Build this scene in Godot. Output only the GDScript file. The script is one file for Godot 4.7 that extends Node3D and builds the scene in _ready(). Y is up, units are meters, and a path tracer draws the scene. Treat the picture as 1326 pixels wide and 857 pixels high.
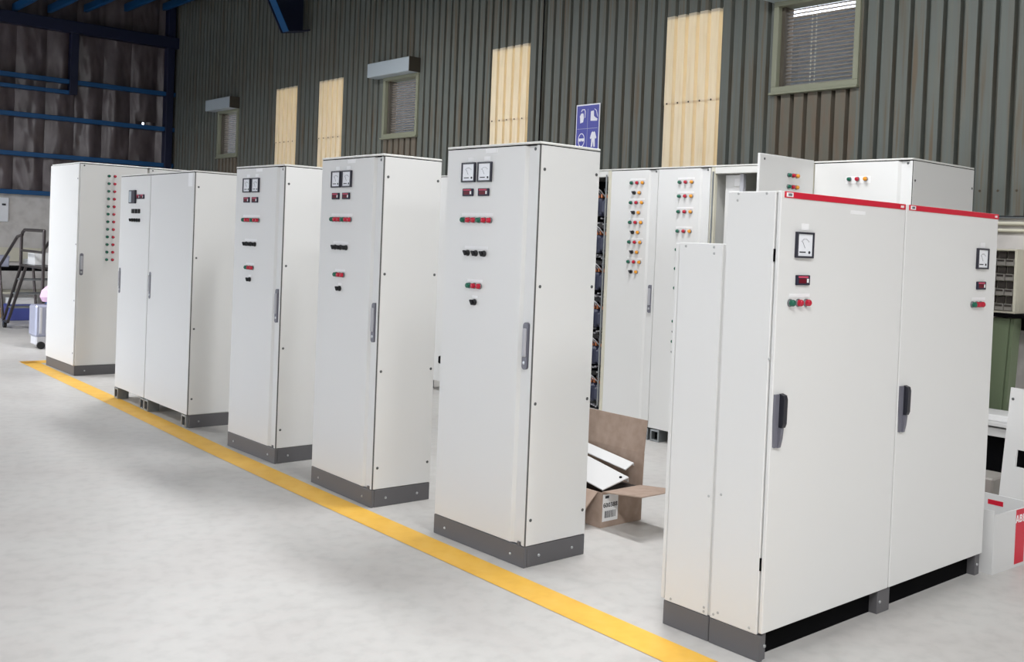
extends Node3D
# Switchgear hall: rows of light grey electrical cabinets, yellow floor tape, corrugated dark green wall.

var M := {}            # materials by name
var used := {}         # top-level names already taken
var shared := {}       # meshes shared between alike pieces
var rng := RandomNumberGenerator.new()

# ------------------------------------------------------------------ materials
func mat(called: String, c: Color, rough := 0.6, metal := 0.0, spec := 0.5) -> StandardMaterial3D:
	var m := StandardMaterial3D.new()
	m.resource_name = called
	m.albedo_color = c
	m.roughness = rough
	m.metallic = metal
	m.metallic_specular = spec
	m.cull_mode = BaseMaterial3D.CULL_DISABLED
	M[called] = m
	return m

func noise_tex(seed_: int, freq: float, stops: Array, size := 512, octaves := 4, kind := FastNoiseLite.TYPE_SIMPLEX_SMOOTH) -> NoiseTexture2D:
	var n := FastNoiseLite.new()
	n.seed = seed_
	n.frequency = freq
	n.noise_type = kind
	n.fractal_octaves = octaves
	var g := Gradient.new()
	var offs := PackedFloat32Array()
	var cols := PackedColorArray()
	for s in stops:
		offs.append(s[0])
		cols.append(s[1])
	g.offsets = offs
	g.colors = cols
	var t := NoiseTexture2D.new()
	t.width = size
	t.height = size
	t.seamless = true
	t.noise = n
	t.color_ramp = g
	return t

func tri(m: StandardMaterial3D, t: Texture2D, scale_: Vector3, world := true) -> void:
	m.albedo_texture = t
	m.uv1_triplanar = true
	m.uv1_world_triplanar = world
	m.uv1_scale = scale_

func g8(v: float) -> Color:
	return Color(v / 255.0, v / 255.0, v / 255.0)

func c8(r: float, g: float, b: float) -> Color:
	return Color(r / 255.0, g / 255.0, b / 255.0)

func make_materials() -> void:
	# concrete: coarse blotches times fine speckle
	var fl := mat("concrete", Color(1, 1, 1), 0.42, 0.0, 0.45)
	tri(fl, noise_tex(11, 0.006, [[0.0, c8(201, 198, 194)], [0.35, c8(206, 203, 199)], [0.6, c8(208, 206, 202)], [1.0, c8(212, 209, 205)]], 1024, 5), Vector3(0.16, 0.16, 0.16))
	fl.detail_enabled = true
	fl.detail_blend_mode = BaseMaterial3D.BLEND_MODE_MUL
	fl.detail_uv_layer = BaseMaterial3D.DETAIL_UV_2
	fl.detail_albedo = noise_tex(12, 0.03, [[0.0, g8(240)], [0.5, g8(251)], [1.0, g8(255)]], 512, 4)
	fl.uv2_triplanar = true
	fl.uv2_world_triplanar = true
	fl.uv2_scale = Vector3(0.55, 0.55, 0.55)
	var ye := mat("yellow_tape", Color(1, 1, 1), 0.5)
	tri(ye, noise_tex(13, 0.02, [[0.0, c8(242, 186, 70)], [0.5, c8(250, 196, 78)], [1.0, c8(252, 202, 92)]], 256, 3), Vector3(1.2, 1.2, 1.2))
	mat("paint", c8(226, 226, 224), 0.38, 0.0, 0.5)
	mat("paint_edge", c8(222, 222, 217), 0.45, 0.0, 0.5)
	mat("plinth", c8(96, 95, 97), 0.5, 0.0, 0.5)
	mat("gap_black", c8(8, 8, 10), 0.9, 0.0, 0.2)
	mat("screw_dark", c8(96, 98, 98), 0.4, 0.6)
	mat("seal_grey", c8(92, 92, 90), 0.7)
	mat("rivet_grey", c8(176, 177, 176), 0.4, 0.2)
	mat("steel", c8(190, 192, 194), 0.32, 0.9)
	mat("galvanised", c8(150, 154, 156), 0.42, 0.75)
	mat("handle_grey", c8(112, 112, 122), 0.4)
	mat("handle_plate", c8(176, 176, 182), 0.4)
	mat("handle_black", c8(34, 35, 44), 0.38)
	mat("black_plastic", c8(22, 22, 25), 0.4)
	mat("meter_frame", c8(40, 40, 52), 0.4)
	mat("meter_face", c8(238, 240, 244), 0.3)
	mat("print_black", c8(48, 48, 56), 0.6)
	mat("display_red", c8(104, 10, 30), 0.35, 0.0, 0.25)
	mat("display_frame", c8(44, 44, 60), 0.45, 0.0, 0.3)
	mat("display_pink", c8(206, 78, 104), 0.5, 0.0, 0.3)
	mat("label_white", c8(244, 244, 244), 0.5)
	mat("lamp_green", c8(14, 96, 74), 0.25)
	mat("lamp_red", c8(184, 16, 48), 0.25)
	mat("lamp_orange", c8(232, 156, 44), 0.25)
	mat("lamp_bezel", c8(120, 122, 126), 0.3, 0.6)
	mat("abb_red", c8(206, 16, 48), 0.45)
	# cladding, streaked along its height
	var cl := mat("cladding", Color(1, 1, 1), 0.55, 0.0, 0.4)
	tri(cl, noise_tex(21, 0.02, [[0.0, c8(104, 88, 72)], [0.22, c8(99, 95, 84)], [0.36, c8(102, 104, 97)], [0.55, c8(102, 108, 104)], [0.72, c8(107, 108, 101)], [0.82, c8(104, 97, 84)], [1.0, c8(108, 91, 72)]], 512, 4), Vector3(0.9, 0.035, 0.9))
	var cb := mat("cladding_rusty", Color(1, 1, 1), 0.65, 0.0, 0.35)
	tri(cb, noise_tex(22, 0.02, [[0.0, c8(112, 97, 82)], [0.45, c8(110, 103, 92)], [1.0, c8(102, 103, 95)]], 512, 4), Vector3(1.1, 0.2, 1.1))
	var cr := mat("cream_sheet", Color(1, 1, 1), 0.5, 0.0, 0.4)
	tri(cr, noise_tex(23, 0.02, [[0.0, c8(236, 225, 202)], [0.4, c8(245, 237, 219)], [1.0, c8(249, 242, 227)]], 512, 4), Vector3(1.6, 0.12, 1.6))
	cr.backlight_enabled = true
	cr.backlight = c8(240, 232, 214)
	mat("grime", c8(84, 74, 60), 0.8)
	var ew := mat("lining_foil", Color(1, 1, 1), 0.30, 0.0, 0.6)
	tri(ew, noise_tex(24, 0.018, [[0.0, c8(66, 57, 58)], [0.5, c8(90, 80, 83)], [1.0, c8(112, 102, 106)]], 512, 4), Vector3(0.5, 0.18, 0.5))
	var bw := mat("block_paint", Color(1, 1, 1), 0.75)
	tri(bw, noise_tex(25, 0.02, [[0.0, c8(192, 188, 184)], [0.5, c8(208, 204, 200)], [1.0, c8(214, 211, 208)]], 512, 3), Vector3(0.4, 0.4, 0.4))
	mat("blue_steel", c8(16, 80, 132), 0.5)
	mat("navy_steel", c8(16, 24, 54), 0.5)
	mat("roof_dark", c8(40, 37, 37), 0.7)
	mat("window_frame", c8(138, 140, 120), 0.5)
	mat("reveal", c8(86, 80, 70), 0.7)
	mat("slat", c8(160, 146, 132), 0.5)
	mat("shutter_box", c8(176, 186, 192), 0.4)
	mat("shutter_end", c8(62, 56, 46), 0.6)
	var gl := mat("glass", Color(0.85, 0.92, 0.95, 0.06), 0.03)
	gl.transparency = BaseMaterial3D.TRANSPARENCY_ALPHA
	mat("sign_blue", c8(72, 76, 168), 0.45)
	mat("sign_white", c8(240, 240, 248), 0.45)
	var ca := mat("cardboard", Color(1, 1, 1), 0.85, 0.0, 0.2)
	tri(ca, noise_tex(26, 0.03, [[0.0, c8(162, 142, 128)], [0.5, c8(172, 152, 138)], [1.0, c8(180, 160, 146)]], 256, 3), Vector3(1.5, 1.5, 1.5))
	mat("carton_white", c8(216, 216, 215), 0.55)
	mat("bench_green", c8(118, 132, 104), 0.55)
	mat("drawer_grey", c8(150, 146, 140), 0.55)
	mat("drawer_dark", c8(62, 56, 52), 0.7)
	mat("cream_metal", c8(214, 210, 192), 0.5)
	mat("tube_dark", c8(72, 66, 66), 0.35, 0.6)
	mat("machine_silver", c8(176, 180, 200), 0.35, 0.3)
	mat("machine_blue", c8(70, 80, 150), 0.45)
	mat("bag_pink", c8(226, 190, 216), 0.7)
	mat("green_plastic", c8(86, 140, 34), 0.2)
	mat("contactor", c8(58, 62, 84), 0.45)
	mat("copper", c8(190, 120, 84), 0.35, 0.8)
	mat("wire_white", c8(206, 206, 210), 0.5)
	mat("wire_grey", c8(96, 96, 104), 0.5)
	mat("red_cloth", c8(168, 34, 52), 0.7)
	mat("wood", c8(196, 164, 118), 0.7)
	mat("blue_plastic", c8(36, 110, 190), 0.4)
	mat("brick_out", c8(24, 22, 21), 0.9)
	mat("ground_out", c8(150, 148, 142), 0.9)
	mat("wall_plain", c8(214, 214, 212), 0.8)
	var lm := mat("lamp_glow", c8(250, 250, 250), 0.5)
	lm.emission_enabled = true
	lm.emission = c8(255, 250, 240)
	lm.emission_energy_multiplier = 3.0
	mat("lamp_housing", c8(206, 208, 210), 0.5)

# ------------------------------------------------------------------ mesh helpers (explicit normals, clockwise fronts)
func S() -> SurfaceTool:
	var st := SurfaceTool.new()
	st.begin(Mesh.PRIMITIVE_TRIANGLES)
	return st

func t3(st: SurfaceTool, a: Vector3, b: Vector3, c: Vector3, na: Vector3, nb: Vector3, nc: Vector3) -> void:
	if (b - a).cross(c - a).dot(na + nb + nc) > 0.0:
		var t := b
		b = c
		c = t
		t = nb
		nb = nc
		nc = t
	st.set_normal(na)
	st.add_vertex(a)
	st.set_normal(nb)
	st.add_vertex(b)
	st.set_normal(nc)
	st.add_vertex(c)

func flat(st: SurfaceTool, pts: Array, n: Vector3) -> void:
	for i in range(1, pts.size() - 1):
		t3(st, pts[0], pts[i], pts[i + 1], n, n, n)

func hull_face(st: SurfaceTool, pts: Array, mid: Vector3) -> void:
	var n: Vector3 = ((pts[1] - pts[0]) as Vector3).cross(pts[2] - pts[0]).normalized()
	var c := Vector3.ZERO
	for p in pts:
		c += p
	if n.dot(c / pts.size() - mid) < 0.0:
		n = -n
	flat(st, pts, n)

# chamfered box between two corners, in the frame xf
func bx(st: SurfaceTool, lo: Vector3, hi: Vector3, bev := 0.0, xf := Transform3D.IDENTITY) -> void:
	var mid := (lo + hi) / 2.0
	var h := ((hi - lo) / 2.0).abs()
	var b := minf(bev, minf(h.x, minf(h.y, h.z)) * 0.9)
	var m2: Vector3 = xf * mid
	if b <= 0.0:
		for ax in 3:
			for s in [-1.0, 1.0]:
				var u := (ax + 1) % 3
				var v := (ax + 2) % 3
				var q := []
				for k in [[-1, -1], [1, -1], [1, 1], [-1, 1]]:
					var p := Vector3.ZERO
					p[ax] = s * h[ax]
					p[u] = k[0] * h[u]
					p[v] = k[1] * h[v]
					q.append(xf * (mid + p))
				hull_face(st, q, m2)
		return
	for ax in 3:
		var u := (ax + 1) % 3
		var v := (ax + 2) % 3
		for s in [-1.0, 1.0]:
			var q := []
			for k in [[-1, -1], [1, -1], [1, 1], [-1, 1]]:
				var p := Vector3.ZERO
				p[ax] = s * h[ax]
				p[u] = k[0] * (h[u] - b)
				p[v] = k[1] * (h[v] - b)
				q.append(xf * (mid + p))
			hull_face(st, q, m2)
		for su in [-1.0, 1.0]:
			for sv in [-1.0, 1.0]:
				var a1 := Vector3.ZERO
				a1[u] = su * h[u]
				a1[v] = sv * (h[v] - b)
				a1[ax] = h[ax] - b
				var a2 := a1
				a2[ax] = -a1[ax]
				var b1 := Vector3.ZERO
				b1[u] = su * (h[u] - b)
				b1[v] = sv * h[v]
				b1[ax] = h[ax] - b
				var b2 := b1
				b2[ax] = -b1[ax]
				hull_face(st, [xf * (mid + a1), xf * (mid + a2), xf * (mid + b2), xf * (mid + b1)], m2)
	for sx in [-1.0, 1.0]:
		for sy in [-1.0, 1.0]:
			for sz in [-1.0, 1.0]:
				var sg := Vector3(sx, sy, sz)
				hull_face(st, [xf * (mid + sg * Vector3(h.x, h.y - b, h.z - b)), xf * (mid + sg * Vector3(h.x - b, h.y, h.z - b)), xf * (mid + sg * Vector3(h.x - b, h.y - b, h.z))], m2)

# surface of revolution about the line p0 -> p1; profile = [[t along axis in metres, radius], ...]
func lathe(st: SurfaceTool, p0: Vector3, dir: Vector3, prof: Array, n := 16) -> void:
	var d := dir.normalized()
	var e := Vector3.UP if absf(d.y) < 0.9 else Vector3.RIGHT
	var x := d.cross(e).normalized()
	var y := d.cross(x)
	for i in prof.size() - 1:
		var r0: float = prof[i][1]
		var r1: float = prof[i + 1][1]
		var z0: float = prof[i][0]
		var z1: float = prof[i + 1][0]
		var sl := Vector2(z1 - z0, r1 - r0)
		if sl.length() < 1e-7:
			continue
		sl = sl.normalized()
		for k in n:
			var a0 := TAU * k / n
			var a1 := TAU * (k + 1) / n
			var c0 := x * cos(a0) + y * sin(a0)
			var c1 := x * cos(a1) + y * sin(a1)
			var n0 := (c0 * sl.x - d * sl.y).normalized()
			var n1 := (c1 * sl.x - d * sl.y).normalized()
			var A := p0 + d * z0 + c0 * r0
			var B := p0 + d * z0 + c1 * r0
			var C := p0 + d * z1 + c1 * r1
			var D := p0 + d * z1 + c0 * r1
			if r0 > 1e-6:
				t3(st, A, B, C, n0, n1, n1)
			if r1 > 1e-6:
				t3(st, A, C, D, n0, n1, n0)

func rod(st: SurfaceTool, a: Vector3, b: Vector3, r: float, n := 10) -> void:
	var l := a.distance_to(b)
	lathe(st, a, b - a, [[0.0, 0.0], [0.0, r], [l, r], [l, 0.0]], n)

func pipe(st: SurfaceTool, pts: Array, r: float, n := 8) -> void:
	for i in pts.size() - 1:
		rod(st, pts[i], pts[i + 1], r, n)
		if i > 0:
			lathe(st, (pts[i] as Vector3) - Vector3(0, r, 0), Vector3.UP, [[0.0, 0.0], [r * 0.3, r * 0.71], [r, r], [r * 1.7, r * 0.71], [2 * r, 0.0]], n)

# polygon (Vector2 list) pushed from a to b along w; u, v are the axes of the polygon's plane
func slab(st: SurfaceTool, poly: Array, o: Vector3, u: Vector3, v: Vector3, depth: float) -> void:
	var w := u.cross(v).normalized()
	var pk := PackedVector2Array(poly)
	var idx := Geometry2D.triangulate_polygon(pk)
	for s in [0.0, 1.0]:
		var n: Vector3 = w if s == 1.0 else -w
		for i in range(0, idx.size(), 3):
			var q := []
			for k in 3:
				var p := pk[idx[i + k]]
				q.append(o + u * p.x + v * p.y + w * depth * s)
			t3(st, q[0], q[1], q[2], n, n, n)
	var area := 0.0
	for i in pk.size():
		area += pk[i].cross(pk[(i + 1) % pk.size()])
	for i in pk.size():
		var p := pk[i]
		var q := pk[(i + 1) % pk.size()]
		var e := (q - p).normalized()
		var n2 := Vector2(e.y, -e.x) * signf(area)
		var n := u * n2.x + v * n2.y
		flat(st, [o + u * p.x + v * p.y, o + u * q.x + v * q.y, o + u * q.x + v * q.y + w * depth, o + u * p.x + v * p.y + w * depth], n)

func mesh_of(pairs: Array) -> ArrayMesh:
	var m := ArrayMesh.new()
	for p in pairs:
		(p[0] as SurfaceTool).commit(m)
		m.surface_set_material(m.get_surface_count() - 1, M[p[1]])
	return m

func put(called: String, mesh: Mesh, parent: Node, at := Vector3.ZERO, turn := Vector3.ZERO) -> MeshInstance3D:
	var o := MeshInstance3D.new()
	o.name = called if parent != self else numbered(called)
	o.mesh = mesh
	parent.add_child(o, true)
	o.position = at
	o.rotation = turn
	return o

func part(called: String, st: SurfaceTool, m: String, parent: Node, at := Vector3.ZERO) -> MeshInstance3D:
	return put(called, mesh_of([[st, m]]), parent, at)

func box(called: String, lo: Vector3, hi: Vector3, m: String, parent: Node, bev := 0.0) -> MeshInstance3D:
	var st := S()
	bx(st, lo, hi, bev)
	return part(called, st, m, parent)

func numbered(called: String) -> String:
	if not used.has(called):
		used[called] = 0
		return called
	used[called] += 1
	return "%s_%03d" % [called, used[called]]

func tag(o: Node, label: String, category: String, group := "") -> Node:
	o.set_meta("label", label)
	o.set_meta("category", category)
	if group:
		o.set_meta("group", group)
	return o

func thing(called: String, label: String, category: String, at := Vector3.ZERO, turn := 0.0, group := "") -> Node3D:
	var o := Node3D.new()
	o.name = numbered(called)
	add_child(o)
	o.position = at
	o.rotation.y = turn
	tag(o, label, category, group)
	return o

func structure(called: String, at := Vector3.ZERO) -> Node3D:
	var o := Node3D.new()
	o.name = called
	add_child(o)
	o.position = at
	o.set_meta("kind", "structure")
	return o

func text(called: String, words: String, height: float, m: String, parent: Node, at: Vector3, turn := Vector3.ZERO, bold := true) -> MeshInstance3D:
	var key := "text " + words + str(height) + m
	if not shared.has(key):
		var f := SystemFont.new()
		f.font_names = PackedStringArray(["Droid Sans"])
		f.font_weight = 700 if bold else 400
		var t := TextMesh.new()
		t.text = words
		t.font = f
		t.font_size = 48
		t.pixel_size = height / 36.0
		t.depth = 0.0012
		t.material = M[m]
		shared[key] = t
	return put(called, shared[key], parent, at, turn)

# ------------------------------------------------------------------ instruments (origin on the door skin, facing +z)
func lamp_mesh(colour: String) -> ArrayMesh:
	var key := "lamp " + colour
	if not shared.has(key):
		var a := S()
		lathe(a, Vector3.ZERO, Vector3.BACK, [[0.0, 0.0160], [0.006, 0.0160], [0.008, 0.0142], [0.008, 0.0]], 18)
		var b := S()
		lathe(b, Vector3.ZERO, Vector3.BACK, [[0.008, 0.0138], [0.018, 0.0138], [0.022, 0.0125], [0.026, 0.008], [0.0275, 0.0]], 18)
		shared[key] = mesh_of([[a, "lamp_bezel"], [b, colour]])
	return shared[key]

func selector_mesh() -> ArrayMesh:
	if not shared.has("selector"):
		var a := S()
		lathe(a, Vector3.ZERO, Vector3.BACK, [[0.0, 0.0165], [0.007, 0.0165], [0.009, 0.0145], [0.018, 0.0135], [0.018, 0.0]], 18)
		bx(a, Vector3(-0.0045, -0.0155, 0.016), Vector3(0.0045, 0.0155, 0.033), 0.003, Transform3D(Basis(Vector3.BACK, 0.6), Vector3.ZERO))
		shared["selector"] = mesh_of([[a, "black_plastic"]])
	return shared["selector"]

func meter_mesh() -> ArrayMesh:
	if not shared.has("meter"):
		var a := S()
		var w := 0.058
		var h := 0.052
		var e := 0.008
		bx(a, Vector3(-w, -h, 0), Vector3(w, h, 0.006), 0.001)
		for q in [[-w, -h, -w + e, h], [w - e, -h, w, h], [-w + e, h - e, w - e, h], [-w + e, -h, w - e, -h + e]]:
			bx(a, Vector3(q[0], q[1], 0.004), Vector3(q[2], q[3], 0.014), 0.0012)
		var f := S()
		bx(f, Vector3(-w + e, -h + e, 0.005), Vector3(w - e, h - e, 0.0085))
		var p := S()
		for i in 9:
			var t := -0.75 + 1.5 * i / 8.0
			var c := Vector3(sin(t) * 0.036, -0.012 + cos(t) * 0.036, 0.0086)
			bx(p, Vector3(-0.0006, -0.003, 0), Vector3(0.0006, 0.003, 0.0006), 0.0, Transform3D(Basis(Vector3.BACK, -t), c))
		bx(p, Vector3(-0.0007, 0, 0), Vector3(0.0007, 0.032, 0.0008), 0.0, Transform3D(Basis(Vector3.BACK, 0.6), Vector3(0, -0.012, 0.0086)))
		bx(p, Vector3(-0.036, -0.031, 0.0086), Vector3(0.006, -0.026, 0.0092))
		lathe(p, Vector3(0.030, -0.029, 0.0085), Vector3.BACK, [[0.0, 0.006], [0.002, 0.006], [0.002, 0.0]], 10)
		shared["meter"] = mesh_of([[a, "meter_frame"], [f, "meter_face"], [p, "print_black"]])
	return shared["meter"]

func display_mesh() -> ArrayMesh:
	if not shared.has("display"):
		var a := S()
		bx(a, Vector3(-0.045, -0.020, 0), Vector3(0.045, 0.020, 0.010), 0.002)
		var r := S()
		bx(r, Vector3(-0.032, -0.012, 0.009), Vector3(0.018, 0.006, 0.0108))
		var p := S()
		bx(p, Vector3(-0.036, 0.009, 0.009), Vector3(0.030, 0.016, 0.0108))
		var w := S()
		bx(w, Vector3(0.022, -0.010, 0.009), Vector3(0.034, 0.006, 0.0110))
		shared["display"] = mesh_of([[a, "display_frame"], [r, "display_red"], [p, "display_pink"], [w, "label_white"]])
	return shared["display"]

func label_plate(w: float, h: float, parent: Node, at: Vector3) -> void:
	var key := "plate %.3f %.3f" % [w, h]
	if not shared.has(key):
		var a := S()
		bx(a, Vector3(-w / 2, -h / 2, 0), Vector3(w / 2, h / 2, 0.0016), 0.0005)
		shared[key] = mesh_of([[a, "label_white"]])
	put("label_plate", shared[key], parent, at)

func screw_mesh() -> ArrayMesh:
	if not shared.has("screw"):
		var a := S()
		lathe(a, Vector3.ZERO, Vector3.BACK, [[0.0, 0.0085], [0.0015, 0.0085], [0.0032, 0.006], [0.0036, 0.0]], 10)
		shared["screw"] = mesh_of([[a, "screw_dark"]])
	return shared["screw"]

func bolt_mesh() -> ArrayMesh:
	if not shared.has("bolt"):
		var a := S()
		lathe(a, Vector3.ZERO, Vector3.BACK, [[0.0, 0.008], [0.002, 0.008], [0.005, 0.006], [0.006, 0.0]], 10)
		shared["bolt"] = mesh_of([[a, "steel"]])
	return shared["bolt"]

# recessed swing handle, centre at origin, facing +z, 0.235 tall
func swing_handle(parent: Node, at: Vector3) -> void:
	if not shared.has("swing"):
		var a := S()
		var poly := []
		for i in 12:
			var t := PI * i / 11.0
			poly.append(Vector2(cos(t) * 0.018, 0.100 + sin(t) * 0.018))
		for i in 12:
			var t := PI + PI * i / 11.0
			poly.append(Vector2(cos(t) * 0.018, -0.100 + sin(t) * 0.018))
		slab(a, poly, Vector3.ZERO, Vector3.RIGHT, Vector3.UP, 0.016)
		shared["swing"] = mesh_of([[a, "handle_grey"]])
		var b := S()
		bx(b, Vector3(-0.012, -0.055, 0.012), Vector3(0.012, 0.088, 0.026), 0.004)
		shared["swing_lever"] = mesh_of([[b, "handle_plate"]])
		var c := S()
		lathe(c, Vector3(0, -0.084, 0.014), Vector3.BACK, [[0.0, 0.0095], [0.004, 0.0095], [0.005, 0.006], [0.005, 0.0]], 12)
		shared["swing_lock"] = mesh_of([[c, "steel"]])
	var h := put("handle", shared["swing"], parent, at)
	h.set_meta("label", "grey recessed swing handle with silver lever")
	put("lock", shared["swing_lock"], parent, at)
	put("lever", shared["swing_lever"], parent, at)

# door skin with a pressed channel that carries the handle; side = +1 channel on the right edge, -1 on the left, 0 none
func door_mesh(w: float, y0: float, y1: float, side: int) -> SurfaceTool:
	var st := S()
	var p := [Vector2(0.0, 0.022), Vector2(0.0, 0.002), Vector2(0.002, 0.0)]
	if side > 0:
		p += [Vector2(w - 0.106, 0.0), Vector2(w - 0.088, 0.014), Vector2(w - 0.026, 0.014), Vector2(w - 0.020, 0.003), Vector2(w - 0.003, 0.003)]
	else:
		p += [Vector2(w - 0.002, 0.0)]
	p += [Vector2(w, 0.003), Vector2(w, 0.022)]
	var poly := []
	for q in p:
		poly.append(q if side >= 0 else Vector2(w - q.x, q.y))
	# plane x / -z pushed upwards
	slab(st, poly, Vector3(0, y0, 0), Vector3.RIGHT, Vector3.FORWARD, y1 - y0)
	return st

# solid plinth of four panels with bolts
func plinth(root: Node3D, w: float, d: float, h: float, sides := "frbl") -> void:
	var st := S()
	if "f" in sides:
		bx(st, Vector3(0, 0, -0.020), Vector3(w, h, 0.0), 0.003)
		var f := part("plinth_panel", st, "plinth", root)
		for x in [0.105, w - 0.105]:
			put("bolt", bolt_mesh(), f, Vector3(x, h * 0.48, 0.0))
	if "r" in sides:
		st = S()
		bx(st, Vector3(w - 0.020, 0, -d), Vector3(w, h, -0.021), 0.003)
		var r := part("plinth_panel", st, "plinth", root)
		for z in [0.098, d - 0.09]:
			put("bolt", bolt_mesh(), r, Vector3(w, h * 0.48, -z), Vector3(0, PI / 2, 0))
	if "b" in sides:
		st = S()
		bx(st, Vector3(0.021, 0, -d), Vector3(w - 0.021, h, -d + 0.020), 0.003)
		part("plinth_panel", st, "plinth", root)
	if "l" in sides:
		st = S()
		bx(st, Vector3(0, 0, -d), Vector3(0.020, h, -0.021), 0.003)
		part("plinth_panel", st, "plinth", root)

# cast corner foot with an open front, as under the units without a front plinth panel
func foot(root: Node3D, at: Vector3, w := 0.1, h := 0.1, m := "galvanised") -> void:
	var st := S()
	var e := 0.016
	bx(st, at + Vector3(0, 0, -0.10), at + Vector3(e, h, 0), 0.002)
	bx(st, at + Vector3(w - e, 0, -0.10), at + Vector3(w, h, 0), 0.002)
	bx(st, at + Vector3(e, h - e, -0.10), at + Vector3(w - e, h, 0), 0.002)
	bx(st, at + Vector3(e, 0, -0.10), at + Vector3(w - e, e, 0), 0.002)
	var f := part("foot", st, m, root)
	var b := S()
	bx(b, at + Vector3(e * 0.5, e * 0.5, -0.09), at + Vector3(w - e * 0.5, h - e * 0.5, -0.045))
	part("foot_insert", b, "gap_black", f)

func side_panel(root: Node3D, w: float, d: float, y0: float, y1: float, rows: Array) -> void:
	var st := S()
	bx(st, Vector3(w - 0.0155, y0, -d), Vector3(w, y1, -0.011), 0.0025)
	var s := part("side_panel", st, "paint", root)
	box("door_seal", Vector3(w - 0.015, y0, -0.0205), Vector3(w - 0.0025, y1, -0.0035), "seal_grey", root)
	for y in rows:
		for z in [0.034, d - 0.024]:
			put("screw", screw_mesh(), s, Vector3(w, y, -z), Vector3(0, PI / 2, 0))

func lid(root: Node3D, w: float, d: float, h: float) -> void:
	var st := S()
	bx(st, Vector3(-0.001, h - 0.012, -d - 0.001), Vector3(w + 0.001, h, 0.002), 0.003)
	part("top_cover", st, "paint_edge", root)
	box("lid_seal", Vector3(0.004, h - 0.019, -d + 0.003), Vector3(w - 0.003, h - 0.011, -0.003), "gap_black", root)

# ------------------------------------------------------------------ the cabinets of the front row
func metering_cabinet(at: Vector3, w: float, d: float, h: float, yaw: float, label: String) -> void:
	var r := thing("metering_cabinet", label, "cabinet", at, yaw, "metering cabinets standing along the yellow line")
	var ph := 0.105
	var st := S()
	bx(st, Vector3(0.004, ph, -d + 0.002), Vector3(w - 0.016, h - 0.018, -0.023), 0.002)
	part("body", st, "paint_edge", r)
	lid(r, w, d, h)
	plinth(r, w, d, ph)
	side_panel(r, w, d, ph + 0.003, h - 0.017, [h - 0.136, h * 0.6615, h * 0.386, 0.236])
	var door := part("door", door_mesh(w - 0.010, ph + 0.004, h - 0.018, 1), "paint", r)
	door.position.x = 0.003
	swing_handle(door, Vector3(w - 0.060, 1.103, -0.014))
	put("screw", screw_mesh(), door, Vector3(w - 0.055, h - 0.035, -0.014))
	box("latch", Vector3(w - 0.066, ph - 0.004, -0.012), Vector3(w - 0.044, ph + 0.018, -0.004), "plinth", door, 0.002)
	var u := w - 0.003
	for x in [u - 0.570, u - 0.431]:
		put("analogue_meter", meter_mesh(), door, Vector3(x, h - 0.142, 0.0))
		label_plate(0.05, 0.022, door, Vector3(x + 0.01, h - 0.072, 0))
	for x in [u - 0.570, u - 0.435]:
		put("digital_display", display_mesh(), door, Vector3(x, h - 0.248, 0.0))
	label_plate(0.10, 0.022, door, Vector3(u - 0.385, h - 0.034, 0))
	var cols := ["lamp_green", "lamp_red", "lamp_red", "lamp_green", "lamp_red", "lamp_red"]
	label_plate(0.27, 0.016, door, Vector3(u - 0.487, h - 0.366, 0))
	for i in 6:
		put("indicator_lamp", lamp_mesh(cols[i]), door, Vector3(u - 0.60 + 0.0452 * i, h - 0.395, 0))
	label_plate(0.20, 0.016, door, Vector3(u - 0.485, h - 0.540, 0))
	for i in 3:
		put("selector_switch", selector_mesh(), door, Vector3(u - 0.555 + 0.070 * i, h - 0.570, 0))
	label_plate(0.13, 0.014, door, Vector3(u - 0.485, h - 0.714, 0))
	for i in 3:
		put("indicator_lamp", lamp_mesh(cols[i]), door, Vector3(u - 0.53 + 0.045 * i, h - 0.742, 0))
	label_plate(0.045, 0.014, door, Vector3(u - 0.48, h - 0.800, 0))
	put("selector_switch", selector_mesh(), door, Vector3(u - 0.48, h - 0.828, 0))

func plain_unit(r: Node3D, x0: float, w: float, d: float, h: float, side: int) -> MeshInstance3D:
	var ph := 0.105
	var b := S()
	bx(b, Vector3(x0 + 0.004, ph, -d + 0.002), Vector3(x0 + w - 0.004, h - 0.018, -0.023), 0.002)
	part("body", b, "paint_edge", r)
	b = S()
	bx(b, Vector3(x0, h - 0.012, -d), Vector3(x0 + w, h, 0.002), 0.003)
	part("top_cover", b, "paint_edge", r)
	box("lid_seal", Vector3(x0 + 0.004, h - 0.019, -d + 0.003), Vector3(x0 + w - 0.003, h - 0.011, -0.003), "gap_black", r)
	var door := part("door", door_mesh(w - 0.010, ph + 0.004, h - 0.018, side), "paint", r)
	door.position.x = x0 + 0.005
	return door

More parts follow.
